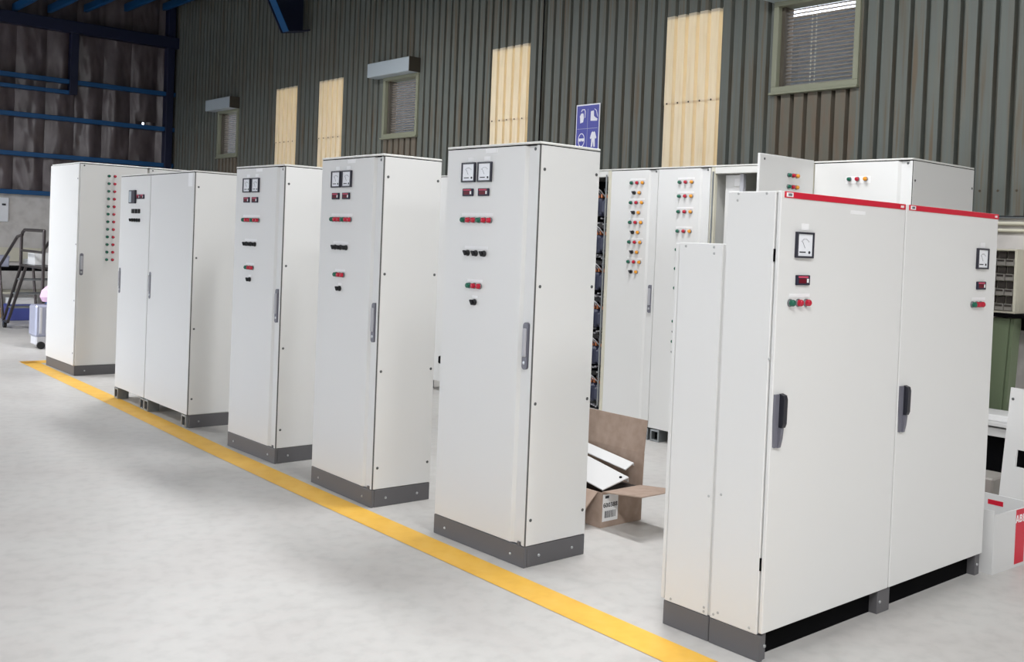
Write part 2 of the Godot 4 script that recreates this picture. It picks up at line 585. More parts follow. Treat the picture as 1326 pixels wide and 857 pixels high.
func double_cabinet() -> void:
	var h := 2.09
	var d := 0.5
	var yaw := -0.012
	var ax := Vector3(cos(yaw), 0, -sin(yaw))
	var corner := Vector3(-8.243, 0, -3.262)
	var r := thing("distribution_cabinet", "wide blank white cabinet on open feet, right half of a joined pair", "cabinet", corner - ax * 1.0, yaw, "joined pair of cabinets on open feet")
	var door := plain_unit(r, 0, 1.0, d, h, -1)
	swing_handle(door, Vector3(0.05, 1.108, -0.012))
	side_panel(r, 1.0, d, 0.108, h - 0.017, [h - 0.134, 1.382, 0.806, 0.236])
	plinth(r, 1.0, d, 0.105, "r")
	foot(r, Vector3(0, 0, 0))
	foot(r, Vector3(0.88, 0, 0))
	foot(r, Vector3(0, 0, -d + 0.1))
	label_plate(0.09, 0.11, door, Vector3(0.91, h - 0.075, 0))
	r = thing("distribution_cabinet", "narrower white cabinet with blue-framed meter, left half of a joined pair on open feet", "cabinet", corner - ax * 1.805, yaw, "joined pair of cabinets on open feet")
	door = plain_unit(r, 0, 0.80, d, h, -1)
	swing_handle(door, Vector3(0.05, 1.108, -0.012))
	foot(r, Vector3(0, 0, 0))
	foot(r, Vector3(0.70, 0, 0))
	foot(r, Vector3(0, 0, -d + 0.1))
	foot(r, Vector3(0.70, 0, -d + 0.1))
	# control panel: keypad, display and two rows of small black switches
	var k := S()
	bx(k, Vector3(-0.08, -0.06, 0), Vector3(0.08, 0.06, 0.018), 0.003)
	var k2 := S()
	bx(k2, Vector3(-0.066, -0.05, 0.016), Vector3(-0.005, 0.05, 0.0195))
	put("power_meter", mesh_of([[k, "meter_frame"], [k2, "shutter_box"]]), door, Vector3(0.355, 1.885, 0))
	put("digital_display", display_mesh(), door, Vector3(0.50, 1.885, 0))
	put("digital_display", display_mesh(), door, Vector3(0.60, 1.885, 0))
	for i in 3:
		box("push_button", Vector3(0.355 + 0.075 * i, 1.735, 0), Vector3(0.395 + 0.075 * i, 1.775, 0.018), "black_plastic", door, 0.003)
	for i in 4:
		put("selector_switch", selector_mesh(), door, Vector3(0.35 + 0.062 * i, 1.674, 0))

func button_cabinet() -> void:
	var h := 2.275
	var at := Vector3(-11.659, 0, -3.393)
	var w := 0.70
	var d := 1.03
	# door faces +x: local x runs towards -z
	for unit in 2:
		var r := thing("control_cabinet", ["tall cabinet with twelve rows of green and red buttons, farthest left", "tall plain white cabinet directly behind the one with twelve button rows"][unit], "cabinet", at + Vector3(0, 0, -(w + 0.012) * unit), PI / 2, "tall cabinets at the far left end")
		var door := plain_unit(r, 0, w, d, h, -1)
		plinth(r, w, d, 0.105)
		# the flank towards the camera's left
		if unit == 0:
			var st := S()
			bx(st, Vector3(-0.010, 0.108, -d), Vector3(0.004, h - 0.017, -0.009), 0.0025)
			var s := part("side_panel", st, "paint", r)
			for y in [2.1, 1.4, 0.8, 0.24]:
				put("screw", screw_mesh(), s, Vector3(-0.010, y, -0.034), Vector3(0, -PI / 2, 0))
			for i in 12:
				var y := 2.147 - 0.0821 * i
				put("push_button", lamp_mesh("lamp_green"), door, Vector3(0.287, y, 0))
				put("push_button", lamp_mesh("lamp_red"), door, Vector3(0.347, y, 0))
		swing_handle(door, Vector3(0.035, 1.19, -0.012))
		put("screw", screw_mesh(), door, Vector3(0.035, h - 0.035, 0.0))

func lever_handle(parent: Node, at: Vector3) -> void:
	if not shared.has("lever_base"):
		var a := S()
		slab(a, [Vector2(-0.015, 0.105), Vector2(0.015, 0.105), Vector2(0.015, 0.0), Vector2(0.010, -0.105), Vector2(-0.010, -0.105), Vector2(-0.015, 0.0)], Vector3.ZERO, Vector3.RIGHT, Vector3.UP, 0.010)
		shared["lever_base"] = mesh_of([[a, "handle_grey"]])
		var b := S()
		# side profile in z / y, pushed across x
		slab(b, [Vector2(0.008, 0.108), Vector2(0.028, 0.102), Vector2(0.033, 0.085), Vector2(0.032, -0.010), Vector2(0.026, -0.026), Vector2(0.008, -0.026)], Vector3(0.012, 0, 0), Vector3.BACK, Vector3.UP, -0.024)
		shared["lever_grip"] = mesh_of([[b, "handle_black"]])
		var c := S()
		slab(c, [Vector2(0.008, -0.027), Vector2(0.026, -0.027), Vector2(0.022, -0.070), Vector2(0.014, -0.106), Vector2(0.008, -0.106)], Vector3(0.009, 0, 0), Vector3.BACK, Vector3.UP, -0.018)
		shared["lever_arm"] = mesh_of([[c, "handle_grey"]])
	put("handle_plate", shared["lever_base"], parent, at).set_meta("label", "grey mounting plate of the lever handle")
	put("handle_grip", shared["lever_grip"], parent, at).set_meta("label", "black grip of the lever handle")
	put("handle_arm", shared["lever_arm"], parent, at).set_meta("label", "grey tapered arm of the lever handle")

func near_cabinets() -> void:
	var x := -2.45
	var z := -3.277
	var yaw := 0.006
	var h := 1.862
	# tall two-door cabinet, doors facing +x
	var r := thing("switchgear_cabinet", "large nearest white cabinet with two doors, red top strip and black lever handles", "cabinet", Vector3(x, 0, z), PI / 2 + yaw)
	var d := 0.265
	var L := 1.852
	var st := S()
	bx(st, Vector3(0.012, 0.108, -d), Vector3(L - 0.004, h - 0.008, -0.026), 0.002)
	part("body", st, "paint_edge", r)
	st = S()
	bx(st, Vector3(0.0, h - 0.008, -d), Vector3(L, h, -0.018), 0.002)
	part("top_cover", st, "paint_edge", r)
	for i in 2:
		var x0: float = [0.0, 0.944][i]
		var x1: float = [0.934, L][i]
		st = S()
		bx(st, Vector3(x0, 0.112, -0.018), Vector3(x1, h + 0.002, 0.0), 0.003)
		var door := part("door", st, "paint", r)
		box("red_strip", Vector3(x0 + 0.020, h - 0.024, -0.001), Vector3(x1 - 0.004, h + 0.001, 0.004), "abb_red", door, 0.001)
		box("logo_plate", Vector3(x0 + 0.028, h - 0.020, 0.003), Vector3(x0 + 0.072, h - 0.003, 0.0055), "label_white", door, 0.0005)
		text("logo", "ABB", 0.010, "print_black", door, Vector3(x0 + 0.050, h - 0.0115, 0.0058))
		text("logo", "ABB", 0.011, "label_white", door, Vector3(x1 - 0.035, h - 0.012, 0.0044))
		lever_handle(door, Vector3(x0 + 0.022, [0.957, 0.930][i], 0.0))
		var mx: float = [0.160, 1.688][i]
		put("analogue_meter", meter_mesh(), door, Vector3(mx, [1.655, 1.632][i], 0))
		label_plate(0.05, 0.028, door, Vector3(mx + 0.006, [1.728, 1.700][i], 0))
		put("digital_display", display_mesh(), door, Vector3(mx, [1.514, 1.497][i], 0))
		label_plate(0.14, 0.016, door, Vector3(mx - 0.012, [1.452, 1.43][i], 0))
		for k in 3:
			put("indicator_lamp", lamp_mesh(["lamp_green", "lamp_red", "lamp_red"][k]), door, Vector3([0.085, 1.610][i] + [0.054, 0.043][i] * k, [1.423, 1.402][i], 0))
		if i == 0:
			label_plate(0.115, 0.016, door, Vector3(0.545, 1.805, 0))
	# end wall facing the yellow line, with pressed rims and rivets
	st = S()
	bx(st, Vector3(-0.004, 0.104, -d), Vector3(0.012, h, -0.024), 0.003)
	var e := part("side_panel", st, "paint", r)
	for q in [[1.853, 0.21], [1.853, 0.068], [1.826, 0.213], [0.122, 0.245], [0.135, 0.222], [0.122, 0.06], [0.62, 0.232], [1.2, 0.02]]:
		put("rivet", rivet_mesh(), e, Vector3(-0.004, q[0], -q[1]), Vector3(0, -PI / 2, 0))
	box("hinge", Vector3(-0.003, 1.585, -0.024), Vector3(0.004, 1.635, -0.018), "gap_black", r)
	box("hinge", Vector3(-0.003, 0.36, -0.024), Vector3(0.004, 0.41, -0.018), "gap_black", r)
	# plinth: end panel and feet under the doors, dark recess behind them
	box("plinth_panel", Vector3(-0.004, 0, -d), Vector3(0.016, 0.103, -0.004), "plinth", r, 0.002)
	for q in [[0.017, 0.045], [0.872, 0.975], [1.806, 1.852]]:
		var ft := box("foot", Vector3(q[0], 0, -0.10), Vector3(q[1], 0.108, -0.012), "plinth", r, 0.003)
		put("bolt", bolt_mesh(), ft, Vector3(q[0] + 0.018, 0.055, -0.012))
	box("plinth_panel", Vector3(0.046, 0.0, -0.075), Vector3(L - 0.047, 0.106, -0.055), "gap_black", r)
	# lower cabinet standing back to back with it
	var h2 := 1.648
	var r2 := thing("switchgear_cabinet", "lower narrow white cabinet standing against the back of the red-striped cabinet", "cabinet", Vector3(x - d - 0.003, 0, z), PI / 2 + yaw)
	var d2 := 0.252
	st = S()
	bx(st, Vector3(0.006, 0.104, -d2), Vector3(0.93, h2, -0.002), 0.003)
	part("body", st, "paint", r2)
	st = S()
	bx(st, Vector3(-0.004, 0.104, -d2), Vector3(0.006, h2, -0.012), 0.003)
	e = part("side_panel", st, "paint", r2)
	for q in [[1.632, 0.215], [1.632, 0.06], [1.606, 0.058], [0.118, 0.215], [0.135, 0.03], [0.118, 0.03], [0.60, 0.03]]:
		put("rivet", rivet_mesh(), e, Vector3(-0.004, q[0], -q[1]), Vector3(0, -PI / 2, 0))
	st = S()
	bx(st, Vector3(0.0, 0.108, -d2 - 0.026), Vector3(0.92, h2 - 0.004, -d2 - 0.006), 0.003)
	part("door", st, "paint", r2)
	box("plinth_panel", Vector3(-0.004, 0, -d2 - 0.004), Vector3(0.016, 0.103, -0.002), "plinth", r2, 0.002)
	box("plinth_panel", Vector3(0.016, 0, -d2), Vector3(0.92, 0.103, -d2 + 0.02), "plinth", r2, 0.002)
	# grey offcut leaning on the taller cabinet
	var lean := thing("metal_offcut", "thin grey metal plate standing on top of the lower narrow cabinet", "plate", Vector3(x - d - 0.010, h2, z - 0.33), PI / 2)
	st = S()
	slab(st, [Vector2(-0.042, 0.0), Vector2(0.0, 0.0), Vector2(0.0, 0.20)], Vector3(-0.03, 0, 0.002), Vector3.BACK, Vector3.UP, -0.30)
	part("plate", st, "galvanised", lean)

func rivet_mesh() -> ArrayMesh:
	if not shared.has("rivet"):
		var a := S()
		lathe(a, Vector3.ZERO, Vector3.BACK, [[0.0, 0.006], [0.002, 0.005], [0.003, 0.0]], 8)
		shared["rivet"] = mesh_of([[a, "rivet_grey"]])
	return shared["rivet"]

# ------------------------------------------------------------------ back row
func back_row() -> void:
	var Z := -6.25
	var h := 2.292
	var d := 0.85
	var grp := "back row cabinets near the corrugated wall"
	# closed unit seen only in the slit between two metering cabinets
	var r := thing("control_cabinet", "plain closed back row cabinet seen in the slit between two metering cabinets", "cabinet", Vector3(-9.36, 0, Z), 0, grp)
	var d0 := plain_unit(r, 0, 0.574, d, h, 1)
	swing_handle(d0, Vector3(0.53, 1.19, -0.012))
	for fx in [0.0, 0.474]:
		foot(r, Vector3(fx, 0, 0))
	open_starter_cabinet(Vector3(-7.092, 0, Z), 0.577, d, h, grp)
	# door with five rows of lamps and five rows of switches
	var r2 := thing("control_cabinet", "back row cabinet with ten alternating rows of coloured lamps and black switches", "cabinet", Vector3(-6.514, 0, Z), 0, grp)
	var door := plain_unit(r2, 0, 0.568, d, h, 1)
	swing_handle(door, Vector3(0.520, 1.187, -0.012))
	put("screw", screw_mesh(), door, Vector3(0.54, h - 0.035, 0.0))
	for i in 5:
		var y := 2.166 - 0.169 * i
		label_plate(0.18, 0.014, door, Vector3(0.325, y + 0.03, 0))
		for k in 3:
			put("indicator_lamp", lamp_mesh(["lamp_green", "lamp_red", "lamp_orange"][k]), door, Vector3(0.258 + 0.066 * k, y, 0))
		put("selector_switch", selector_mesh(), door, Vector3(0.292, y - 0.085, 0))
		put("indicator_lamp", lamp_mesh("lamp_orange"), door, Vector3(0.357, y - 0.085, 0))
	foot(r2, Vector3(0, 0, 0))
	foot(r2, Vector3(0.468, 0, 0))
	rail(r2, 0.568, d)
	var r3 := thing("control_cabinet", "back row cabinet with four lamp rows above a column of green buttons", "cabinet", Vector3(-5.946, 0, Z), 0, grp)
	door = plain_unit(r3, 0, 0.573, d, h, 1)
	swing_handle(door, Vector3(0.525, 1.187, -0.012))
	put("screw", screw_mesh(), door, Vector3(0.54, h - 0.035, 0.0))
	for y in [2.163, 2.049, 1.922, 1.763]:
		label_plate(0.18, 0.014, door, Vector3(0.31, y + 0.03, 0))
		for k in 3:
			put("indicator_lamp", lamp_mesh(["lamp_green", "lamp_red", "lamp_orange"][k]), door, Vector3(0.246 + 0.066 * k, y, 0))
	for y in [1.611, 1.455, 1.296, 1.022, 0.856]:
		put("push_button", lamp_mesh("lamp_green"), door, Vector3(0.247, y, 0))
	for y in [0.931, 0.765]:
		put("selector_switch", selector_mesh(), door, Vector3(0.258, y, 0))
	foot(r3, Vector3(0.03, 0, 0))
	foot(r3, Vector3(0.473, 0, 0))
	rail(r3, 0.573, d)
	open_plate_cabinet(Vector3(-5.373, 0, Z), 0.98, d, h, grp)
	var r5 := thing("control_cabinet", "rightmost back row cabinet with one row of three lamps", "cabinet", Vector3(-4.392, 0, Z), 0, grp)
	door = plain_unit(r5, 0, 0.788, d, h, 1)
	put("screw", screw_mesh(), door, Vector3(0.745, h - 0.035, 0.0))
	swing_handle(door, Vector3(0.74, 1.187, -0.012))
	label_plate(0.20, 0.05, door, Vector3(0.365, 2.152, 0))
	for k in 3:
		put("indicator_lamp", lamp_mesh(["lamp_green", "lamp_red", "lamp_orange"][k]), door, Vector3(0.298 + 0.065 * k, 2.157, 0.001))
	side_panel(r5, 0.788, d, 0.108, h - 0.017, [h - 0.15, 1.5, 0.9, 0.25])
	plinth(r5, 0.788, d, 0.105, "r")
	foot(r5, Vector3(0.0, 0, 0))
	foot(r5, Vector3(0.668, 0, 0))

func rail(r: Node3D, w: float, d: float) -> void:
	box("base_rail", Vector3(0.0, 0.04, -d), Vector3(w, 0.104, -d + 0.03), "gap_black", r)

func frame_of(r: Node3D, w: float, d: float, h: float) -> void:
	# open carcass: back, sides, roof, floor and front posts
	box("back_panel", Vector3(0.004, 0.105, -d), Vector3(w - 0.004, h - 0.012, -d + 0.012), "paint_edge", r)
	box("side_panel", Vector3(0.002, 0.105, -d + 0.013), Vector3(0.012, h - 0.012, -0.04), "paint_edge", r)
	box("side_panel", Vector3(w - 0.012, 0.105, -d + 0.013), Vector3(w - 0.002, h - 0.012, -0.04), "paint_edge", r)
	box("top_cover", Vector3(0, h - 0.012, -d), Vector3(w, h, 0.0), "paint_edge", r, 0.003)
	box("floor_plate", Vector3(0.012, 0.105, -d + 0.013), Vector3(w - 0.012, 0.12, -0.04), "paint_edge", r)
	for x in [0.002, w - 0.042]:
		box("post", Vector3(x, 0.105, -0.04), Vector3(x + 0.04, h - 0.013, -0.004), "cream_metal", r, 0.004)
	box("top_rail", Vector3(0.042, h - 0.068, -0.04), Vector3(w - 0.042, h - 0.013, -0.004), "paint_edge", r, 0.004)
	box("bottom_rail", Vector3(0.042, 0.105, -0.04), Vector3(w - 0.042, 0.16, -0.004), "paint_edge", r, 0.004)

func open_starter_cabinet(at: Vector3, w: float, d: float, h: float, grp: String) -> void:
	var r := thing("control_cabinet", "open back row cabinet packed with dark contactors and wiring", "cabinet", at, 0, grp)
	frame_of(r, w, d, h)
	for fx in [0.0, w - 0.1]:
		foot(r, Vector3(fx, 0, 0))
	box("mounting_plate", Vector3(0.05, 0.17, -0.32), Vector3(w - 0.05, h - 0.08, -0.30), "gap_black", r)
	rng.seed = 77
	var sh := S()
	bx(sh, Vector3(0, 0, 0), Vector3(0.022, 0.038, 0.08), 0.003)
	var term := mesh_of([[sh, "copper"]])
	sh = S()
	bx(sh, Vector3(0, 0, 0), Vector3(0.02, 0.014, 0.05), 0.003)
	var mark := mesh_of([[sh, "wire_white"]])
	for i in 6:
		var y := 1.985 - 0.335 * i
		for k in 2:
			var x := 0.235 + 0.145 * k
			var c := S()
			bx(c, Vector3(x, y - 0.10, -0.30), Vector3(x + 0.13, y + 0.06, -0.09), 0.020)
			bx(c, Vector3(x + 0.015, y - 0.075, -0.10), Vector3(x + 0.115, y + 0.035, -0.065), 0.012)
			var o := part("contactor", c, "contactor", r)
			for t in 3:
				put("terminal", term, o, Vector3(x + 0.012 + 0.04 * t, y + 0.062, -0.2))
			for t in 4:
				put("wire_marker", mark, o, Vector3(x + 0.005 + 0.03 * t, y - 0.155 + rng.randf_range(-0.03, 0.03), -0.2))
			for t in 2:
				var x1 := x + 0.03 + 0.06 * t
				var wr := S()
				pipe(wr, [Vector3(x1, y + 0.09, -0.13), Vector3(x1 + 0.01, y + 0.125, -0.08), Vector3(x1 + 0.025, y + 0.14, -0.065), Vector3(x1 + 0.04, y + 0.125, -0.08), Vector3(x1 + 0.045, y + 0.08, -0.13)], 0.005, 6)
				part("wire", wr, ["wire_grey", "wire_white"][t], o)
		box("overload_relay", Vector3(0.11, y - 0.21, -0.30), Vector3(w - 0.07, y - 0.17, -0.16), "black_plastic", r, 0.004)
	# narrow strip of the opened frame with its hinge rod
	var hr := S()
	rod(hr, Vector3(w - 0.052, 0.2, 0.004), Vector3(w - 0.052, h - 0.05, 0.004), 0.007)
	part("hinge_rod", hr, "galvanised", r)

func open_plate_cabinet(at: Vector3, w: float, d: float, h: float, grp: String) -> void:
	var r := thing("control_cabinet", "open back row cabinet with its door swung out at a right angle", "cabinet", at, 0, grp)
	frame_of(r, w, d, h)
	for fx in [0.0, w - 0.1]:
		foot(r, Vector3(fx, 0, 0))
	box("mounting_plate", Vector3(0.095, 0.18, -0.09), Vector3(0.262, h - 0.075, -0.075), "paint", r, 0.002)
	box("name_plate", Vector3(0.19, h - 0.165, -0.075), Vector3(0.255, h - 0.105, -0.070), "label_white", r, 0.001)
	box("upright", Vector3(0.262, 0.18, -0.08), Vector3(0.297, h - 0.07, -0.045), "handle_plate", r, 0.002)
	box("mounting_plate", Vector3(0.30, 0.18, -0.45), Vector3(w - 0.05, h - 0.075, -0.43), "gap_black", r)
	for q in [[0.33, 0.40], [0.43, 0.49]]:
		box("cable_duct", Vector3(q[0], 0.25, -0.43), Vector3(q[1], h - 0.08, -0.34), "galvanised", r, 0.003)
	var hr := S()
	rod(hr, Vector3(0.03, 0.2, 0.004), Vector3(0.03, h - 0.05, 0.004), 0.007)
	part("hinge_rod", hr, "galvanised", r)
	# door swung out at its right edge; its outer skin faces +x
	var dh := 0.633
	var st := S()
	bx(st, Vector3(w - 0.022, 0.112, 0.002), Vector3(w, h + 0.006, dh), 0.003)
	var door := part("door", st, "paint", r)
	for row in 2:
		var y := 2.170 - 0.081 * row
		for k in 3:
			put("indicator_lamp", lamp_mesh(["lamp_green", "lamp_red", "lamp_orange"][k]), door, Vector3(w, y, 0.305 - 0.048 * k), Vector3(0, PI / 2, 0))
	put("screw", screw_mesh(), door, Vector3(w, h - 0.03, dh - 0.05), Vector3(0, PI / 2, 0))

# ------------------------------------------------------------------ the hall
const SHEET := 0.765
const PITCH := 0.153
const PHASE := -7.57

func corrugated(x0: float, x1: float, y0: float, y1: float, z: float, proud := 0.0) -> SurfaceTool:
	var st := S()
	var prof := [[0.0, 0.0], [0.106, 0.0], [0.111, -0.06], [0.148, -0.06], [0.153, 0.0]]
	var xs := []
	var k0 := floori((x0 - PHASE) / PITCH) - 1
	var k1 := ceili((x1 - PHASE) / PITCH) + 1
	var prev := Vector2.ZERO
	var have := false
	for k in range(k0, k1):
		for i in 4:
			var a := Vector2(PHASE + k * PITCH + prof[i][0], prof[i][1])
			var b := Vector2(PHASE + k * PITCH + prof[i + 1][0], prof[i + 1][1])
			if b.x <= x0 + 1e-6 or a.x >= x1 - 1e-6:
				continue
			var pa := a
			var pb := b
			if a.x < x0:
				pa = a.lerp(b, (x0 - a.x) / (b.x - a.x))
			if b.x > x1:
				pb = a.lerp(b, (x1 - a.x) / (b.x - a.x))
			xs.append([pa, pb])
	for s in xs:
		var a: Vector2 = s[0]
		var b: Vector2 = s[1]
		var n2 := Vector2(-(b.y - a.y), b.x - a.x).normalized()
		var n := Vector3(n2.x, 0, n2.y)
		for back in [0.0, -0.004]:
			var nn: Vector3 = n if back == 0.0 else -n
			flat(st, [Vector3(a.x, y0, z + a.y + proud + back), Vector3(b.x, y0, z + b.y + proud + back), Vector3(b.x, y1, z + b.y + proud + back), Vector3(a.x, y1, z + a.y + proud + back)], nn)
	return st

const WIN := [[-6.145, -5.188, 3.15, 4.03], [-13.235, -12.306, 3.06, 3.95], [-19.15, -18.25, 2.98, 3.86]]

func back_wall() -> void:
	var w := structure("wall_back")
	var z := -8.0
	var top := 6.35
	var xl := -21.7
	var xr := 6.1
	# painted block wall below the cladding
	box("block_wall", Vector3(xl, 0, z - 0.25), Vector3(xr, 1.965, z + 0.05), "block_paint", w)
	box("flashing", Vector3(xl, 1.965, z - 0.05), Vector3(xr, 1.975, z + 0.075), "galvanised", w)
	var cream := [0, -4, -10, -12]
	var k0 := floori((xl - PHASE) / SHEET)
	var k1 := ceili((xr - PHASE) / SHEET)
	for k in range(k0, k1):
		var a := PHASE + k * SHEET
		var b := a + SHEET
		if k in cream:
			part("cladding_sheet", corrugated(a, b, 4.05, top, z), "cladding", w)
			part("translucent_sheet", corrugated(a, b, 1.99, 3.165, z), "cream_sheet", w)
			part("translucent_sheet", corrugated(a, b, 3.14, 4.075, z, 0.005), "cream_sheet", w)
			continue
		var cuts := [a, b]
		for q in WIN:
			for e in [q[0] + 0.02, q[1] - 0.02]:
				if e > a and e < b:
					cuts.append(e)
		cuts.sort()
		for i in cuts.size() - 1:
			var mid: float = (cuts[i] + cuts[i + 1]) / 2
			var hit := -1
			for j in WIN.size():
				if mid > WIN[j][0] and mid < WIN[j][1]:
					hit = j
			if hit < 0:
				part("cladding_sheet", corrugated(cuts[i], cuts[i + 1], 1.99, top, z), "cladding", w)
			else:
				part("cladding_sheet", corrugated(cuts[i], cuts[i + 1], 1.99, WIN[hit][2] + 0.02, z), "cladding_rusty", w)
				part("cladding_sheet", corrugated(cuts[i], cuts[i + 1], WIN[hit][3] - 0.02, top, z), "cladding", w)
	# sheet fixings along the foot of the cladding and across the translucent sheets
	var key := S()
	lathe(key, Vector3.ZERO, Vector3.BACK, [[0.0, 0.010], [0.003, 0.010], [0.006, 0.006], [0.007, 0.0]], 8)
	var fix := mesh_of([[key, "grime"]])
	for i in 18:
		put("fixing", fix, w, Vector3(PHASE + PITCH * (12 + i) + 0.043, 2.19, z))
	for k in cream:
		for i in 5:
			put("fixing", fix, w, Vector3(PHASE + k * SHEET + PITCH * i + 0.043, 3.152, z + 0.005))
	# conduits along the block wall
	var c := S()
	rod(c, Vector3(-4.8, 1.925, z + 0.07), Vector3(-1.5, 1.925, z + 0.07), 0.016)
	part("conduit", c, "cream_metal", w)
	c = S()
	rod(c, Vector3(-4.8, 1.870, z + 0.068), Vector3(-1.5, 1.870, z + 0.068), 0.014)
	part("conduit", c, "cream_metal", w)
	for j in WIN.size():
		wall_window(j)
	# downpipe-like cable along a sheet joint
	var cab := S()
	rod(cab, Vector3(-9.62, 2.0, z + 0.012), Vector3(-9.62, top, z + 0.012), 0.008, 6)
	part("cable", cab, "gap_black", w)

func wall_window(j: int) -> void:
	var q: Array = WIN[j]
	var w := structure("window_%d" % (j + 1), Vector3(q[0], q[2], -8.0))
	var W: float = q[1] - q[0]
	var H: float = q[3] - q[2]
	var e := 0.055
	# frame stands proud of the cladding and lines the opening
	for f in [[0.0, 0.0, W, e], [0.0, H - e, W, H], [0.0, e, e, H - e], [W - e, e, W, H - e]]:
		box("frame", Vector3(f[0], f[1], -0.16), Vector3(f[2], f[3], 0.030), "window_frame", w, 0.004)
	box("sill", Vector3(-0.01, -0.022, -0.04), Vector3(W + 0.01, 0.0, 0.055), "window_frame", w, 0.004)
	box("reveal", Vector3(e, e, -0.16), Vector3(e + 0.04, H - e, -0.03), "reveal", w)
	var n := int((H - 2 * e) / 0.036)
	var key := "slat %d" % j
	var st := S()
	bx(st, Vector3(e + 0.042, -0.0015, -0.014), Vector3(W - e - 0.004, 0.0015, 0.014), 0.0, Transform3D(Basis(Vector3.RIGHT, -0.20), Vector3.ZERO))
	shared[key] = mesh_of([[st, "slat"]])
	for i in n:
		put("slat", shared[key], w, Vector3(0, e + 0.02 + i * 0.036, -0.085))
	var cords := S()
	for x in [W * 0.40, W * 0.45]:
		for i in n:
			rod(cords, Vector3(x, e + 0.004 + i * 0.036, -0.064), Vector3(x, e + 0.022 + i * 0.036, -0.064), 0.004, 5)
	if j == 0:
		part("ladder_cord", cords, "cream_metal", w)
	box("glass_pane", Vector3(e, e, -0.150), Vector3(W - e, H - e, -0.146), "glass", w)
	# roller shutter housing above
	var s := S()
	var hb := [[-0.03, W + 0.03], [-0.19, W + 0.01], [-0.20, W + 0.01]]
	var x0: float = hb[j][0]
	var x1: float = hb[j][1]
	var r := tag(Node3D.new(), ["grey shutter box at the top edge above the nearest louvred window", "grey-blue shutter box above the middle louvred window", "grey-blue shutter box above the far louvred window"][j], "shutter box", "shutter boxes above the louvred windows") as Node3D
	r.name = numbered("shutter_box")
	add_child(r)
	r.position = Vector3(q[0], q[3] - 0.01, -8.0)
	bx(s, Vector3(x0, 0.0, 0.002), Vector3(x1 - 0.012, 0.205, 0.19), 0.008)
	part("housing", s, "shutter_box", r)
	box("end_cap", Vector3(x1 - 0.012, 0.0, 0.002), Vector3(x1, 0.205, 0.19), "shutter_end", r, 0.003)

func end_wall() -> void:
	var w := structure("wall_left")
	var x := -21.55
	box("block_wall", Vector3(x - 0.25, 0, -8.25), Vector3(x + 0.04, 2.13, 8.2), "block_paint", w)
	for q in [[2.13, 7.9, -8.2, -7.48], [2.13, 7.9, -7.41, 8.2], [2.13, 3.66, -7.48, -7.41], [3.74, 7.9, -7.48, -7.41]]:
		box("backing_panel", Vector3(x - 0.10, q[0], q[2]), Vector3(x - 0.03, q[1], q[3]), "roof_dark", w)
	# sagging lining sheets, each a bulged grid
	rng.seed = 5
	var z := -8.2
	var n := 0
	while z < 8.0:
		var wd := 0.52
		var y0 := 2.13
		var y1 := 7.6
		if n == 1:
			# a gap between two sheets lets a spot of daylight in
			part("lining_sheet", lining(x, z, z + wd, y0, 3.66, n), "lining_foil", w)
			part("lining_sheet", lining(x, z, z + wd, 3.74, y1, n), "lining_foil", w)
			part("lining_sheet", lining(x, z, z + 0.20, 3.66, 3.74, n), "lining_foil", w)
			part("lining_sheet", lining(x, z + 0.27, z + wd, 3.66, 3.74, n), "lining_foil", w)
		else:
			part("lining_sheet", lining(x, z, z + wd, y0, y1, n), "lining_foil", w)
		z += wd
		n += 1
	for y in [2.125, 2.845, 3.58, 4.30, 7.0]:
		box("girt", Vector3(x + 0.06, y, -8.0), Vector3(x + 0.20, y + 0.085, 8.0), "blue_steel", w, 0.006)
	box("girt", Vector3(x + 0.06, 4.10, -6.05), Vector3(x + 0.20, 4.17, 8.0), "blue_steel", w, 0.006)
	box("eaves_beam", Vector3(x + 0.10, 5.27, -8.0), Vector3(x + 0.30, 5.49, 8.0), "navy_steel", w, 0.006)
	box("hanger", Vector3(x + 0.08, 4.10, -6.11), Vector3(x + 0.24, 5.30, -5.97), "navy_steel", w, 0.006)
	box("corner_column", Vector3(x + 0.05, 0.0, -7.94), Vector3(x + 0.25, 6.2, -7.80), "navy_steel", w, 0.006)
	tag_box("wall_notice", Vector3(x + 0.045, 1.60, -5.02), Vector3(x + 0.075, 2.05, -4.6), "meter_face", "white electrical box on the grey block wall at the left edge", "box")

func tag_box(called: String, lo: Vector3, hi: Vector3, m: String, label: String, category: String) -> void:
	var t := thing(called, label, category, Vector3((lo.x + hi.x) / 2, lo.y, (lo.z + hi.z) / 2))
	var h := (hi - lo) / 2
	box("cover", Vector3(-h.x, 0, -h.z), Vector3(h.x, 2 * h.y, h.z), m, t, 0.006)
	box("knob", Vector3(h.x, h.y * 1.35, -h.z * 0.75), Vector3(h.x + 0.02, h.y * 1.5, -h.z * 0.45), "print_black", t, 0.004)

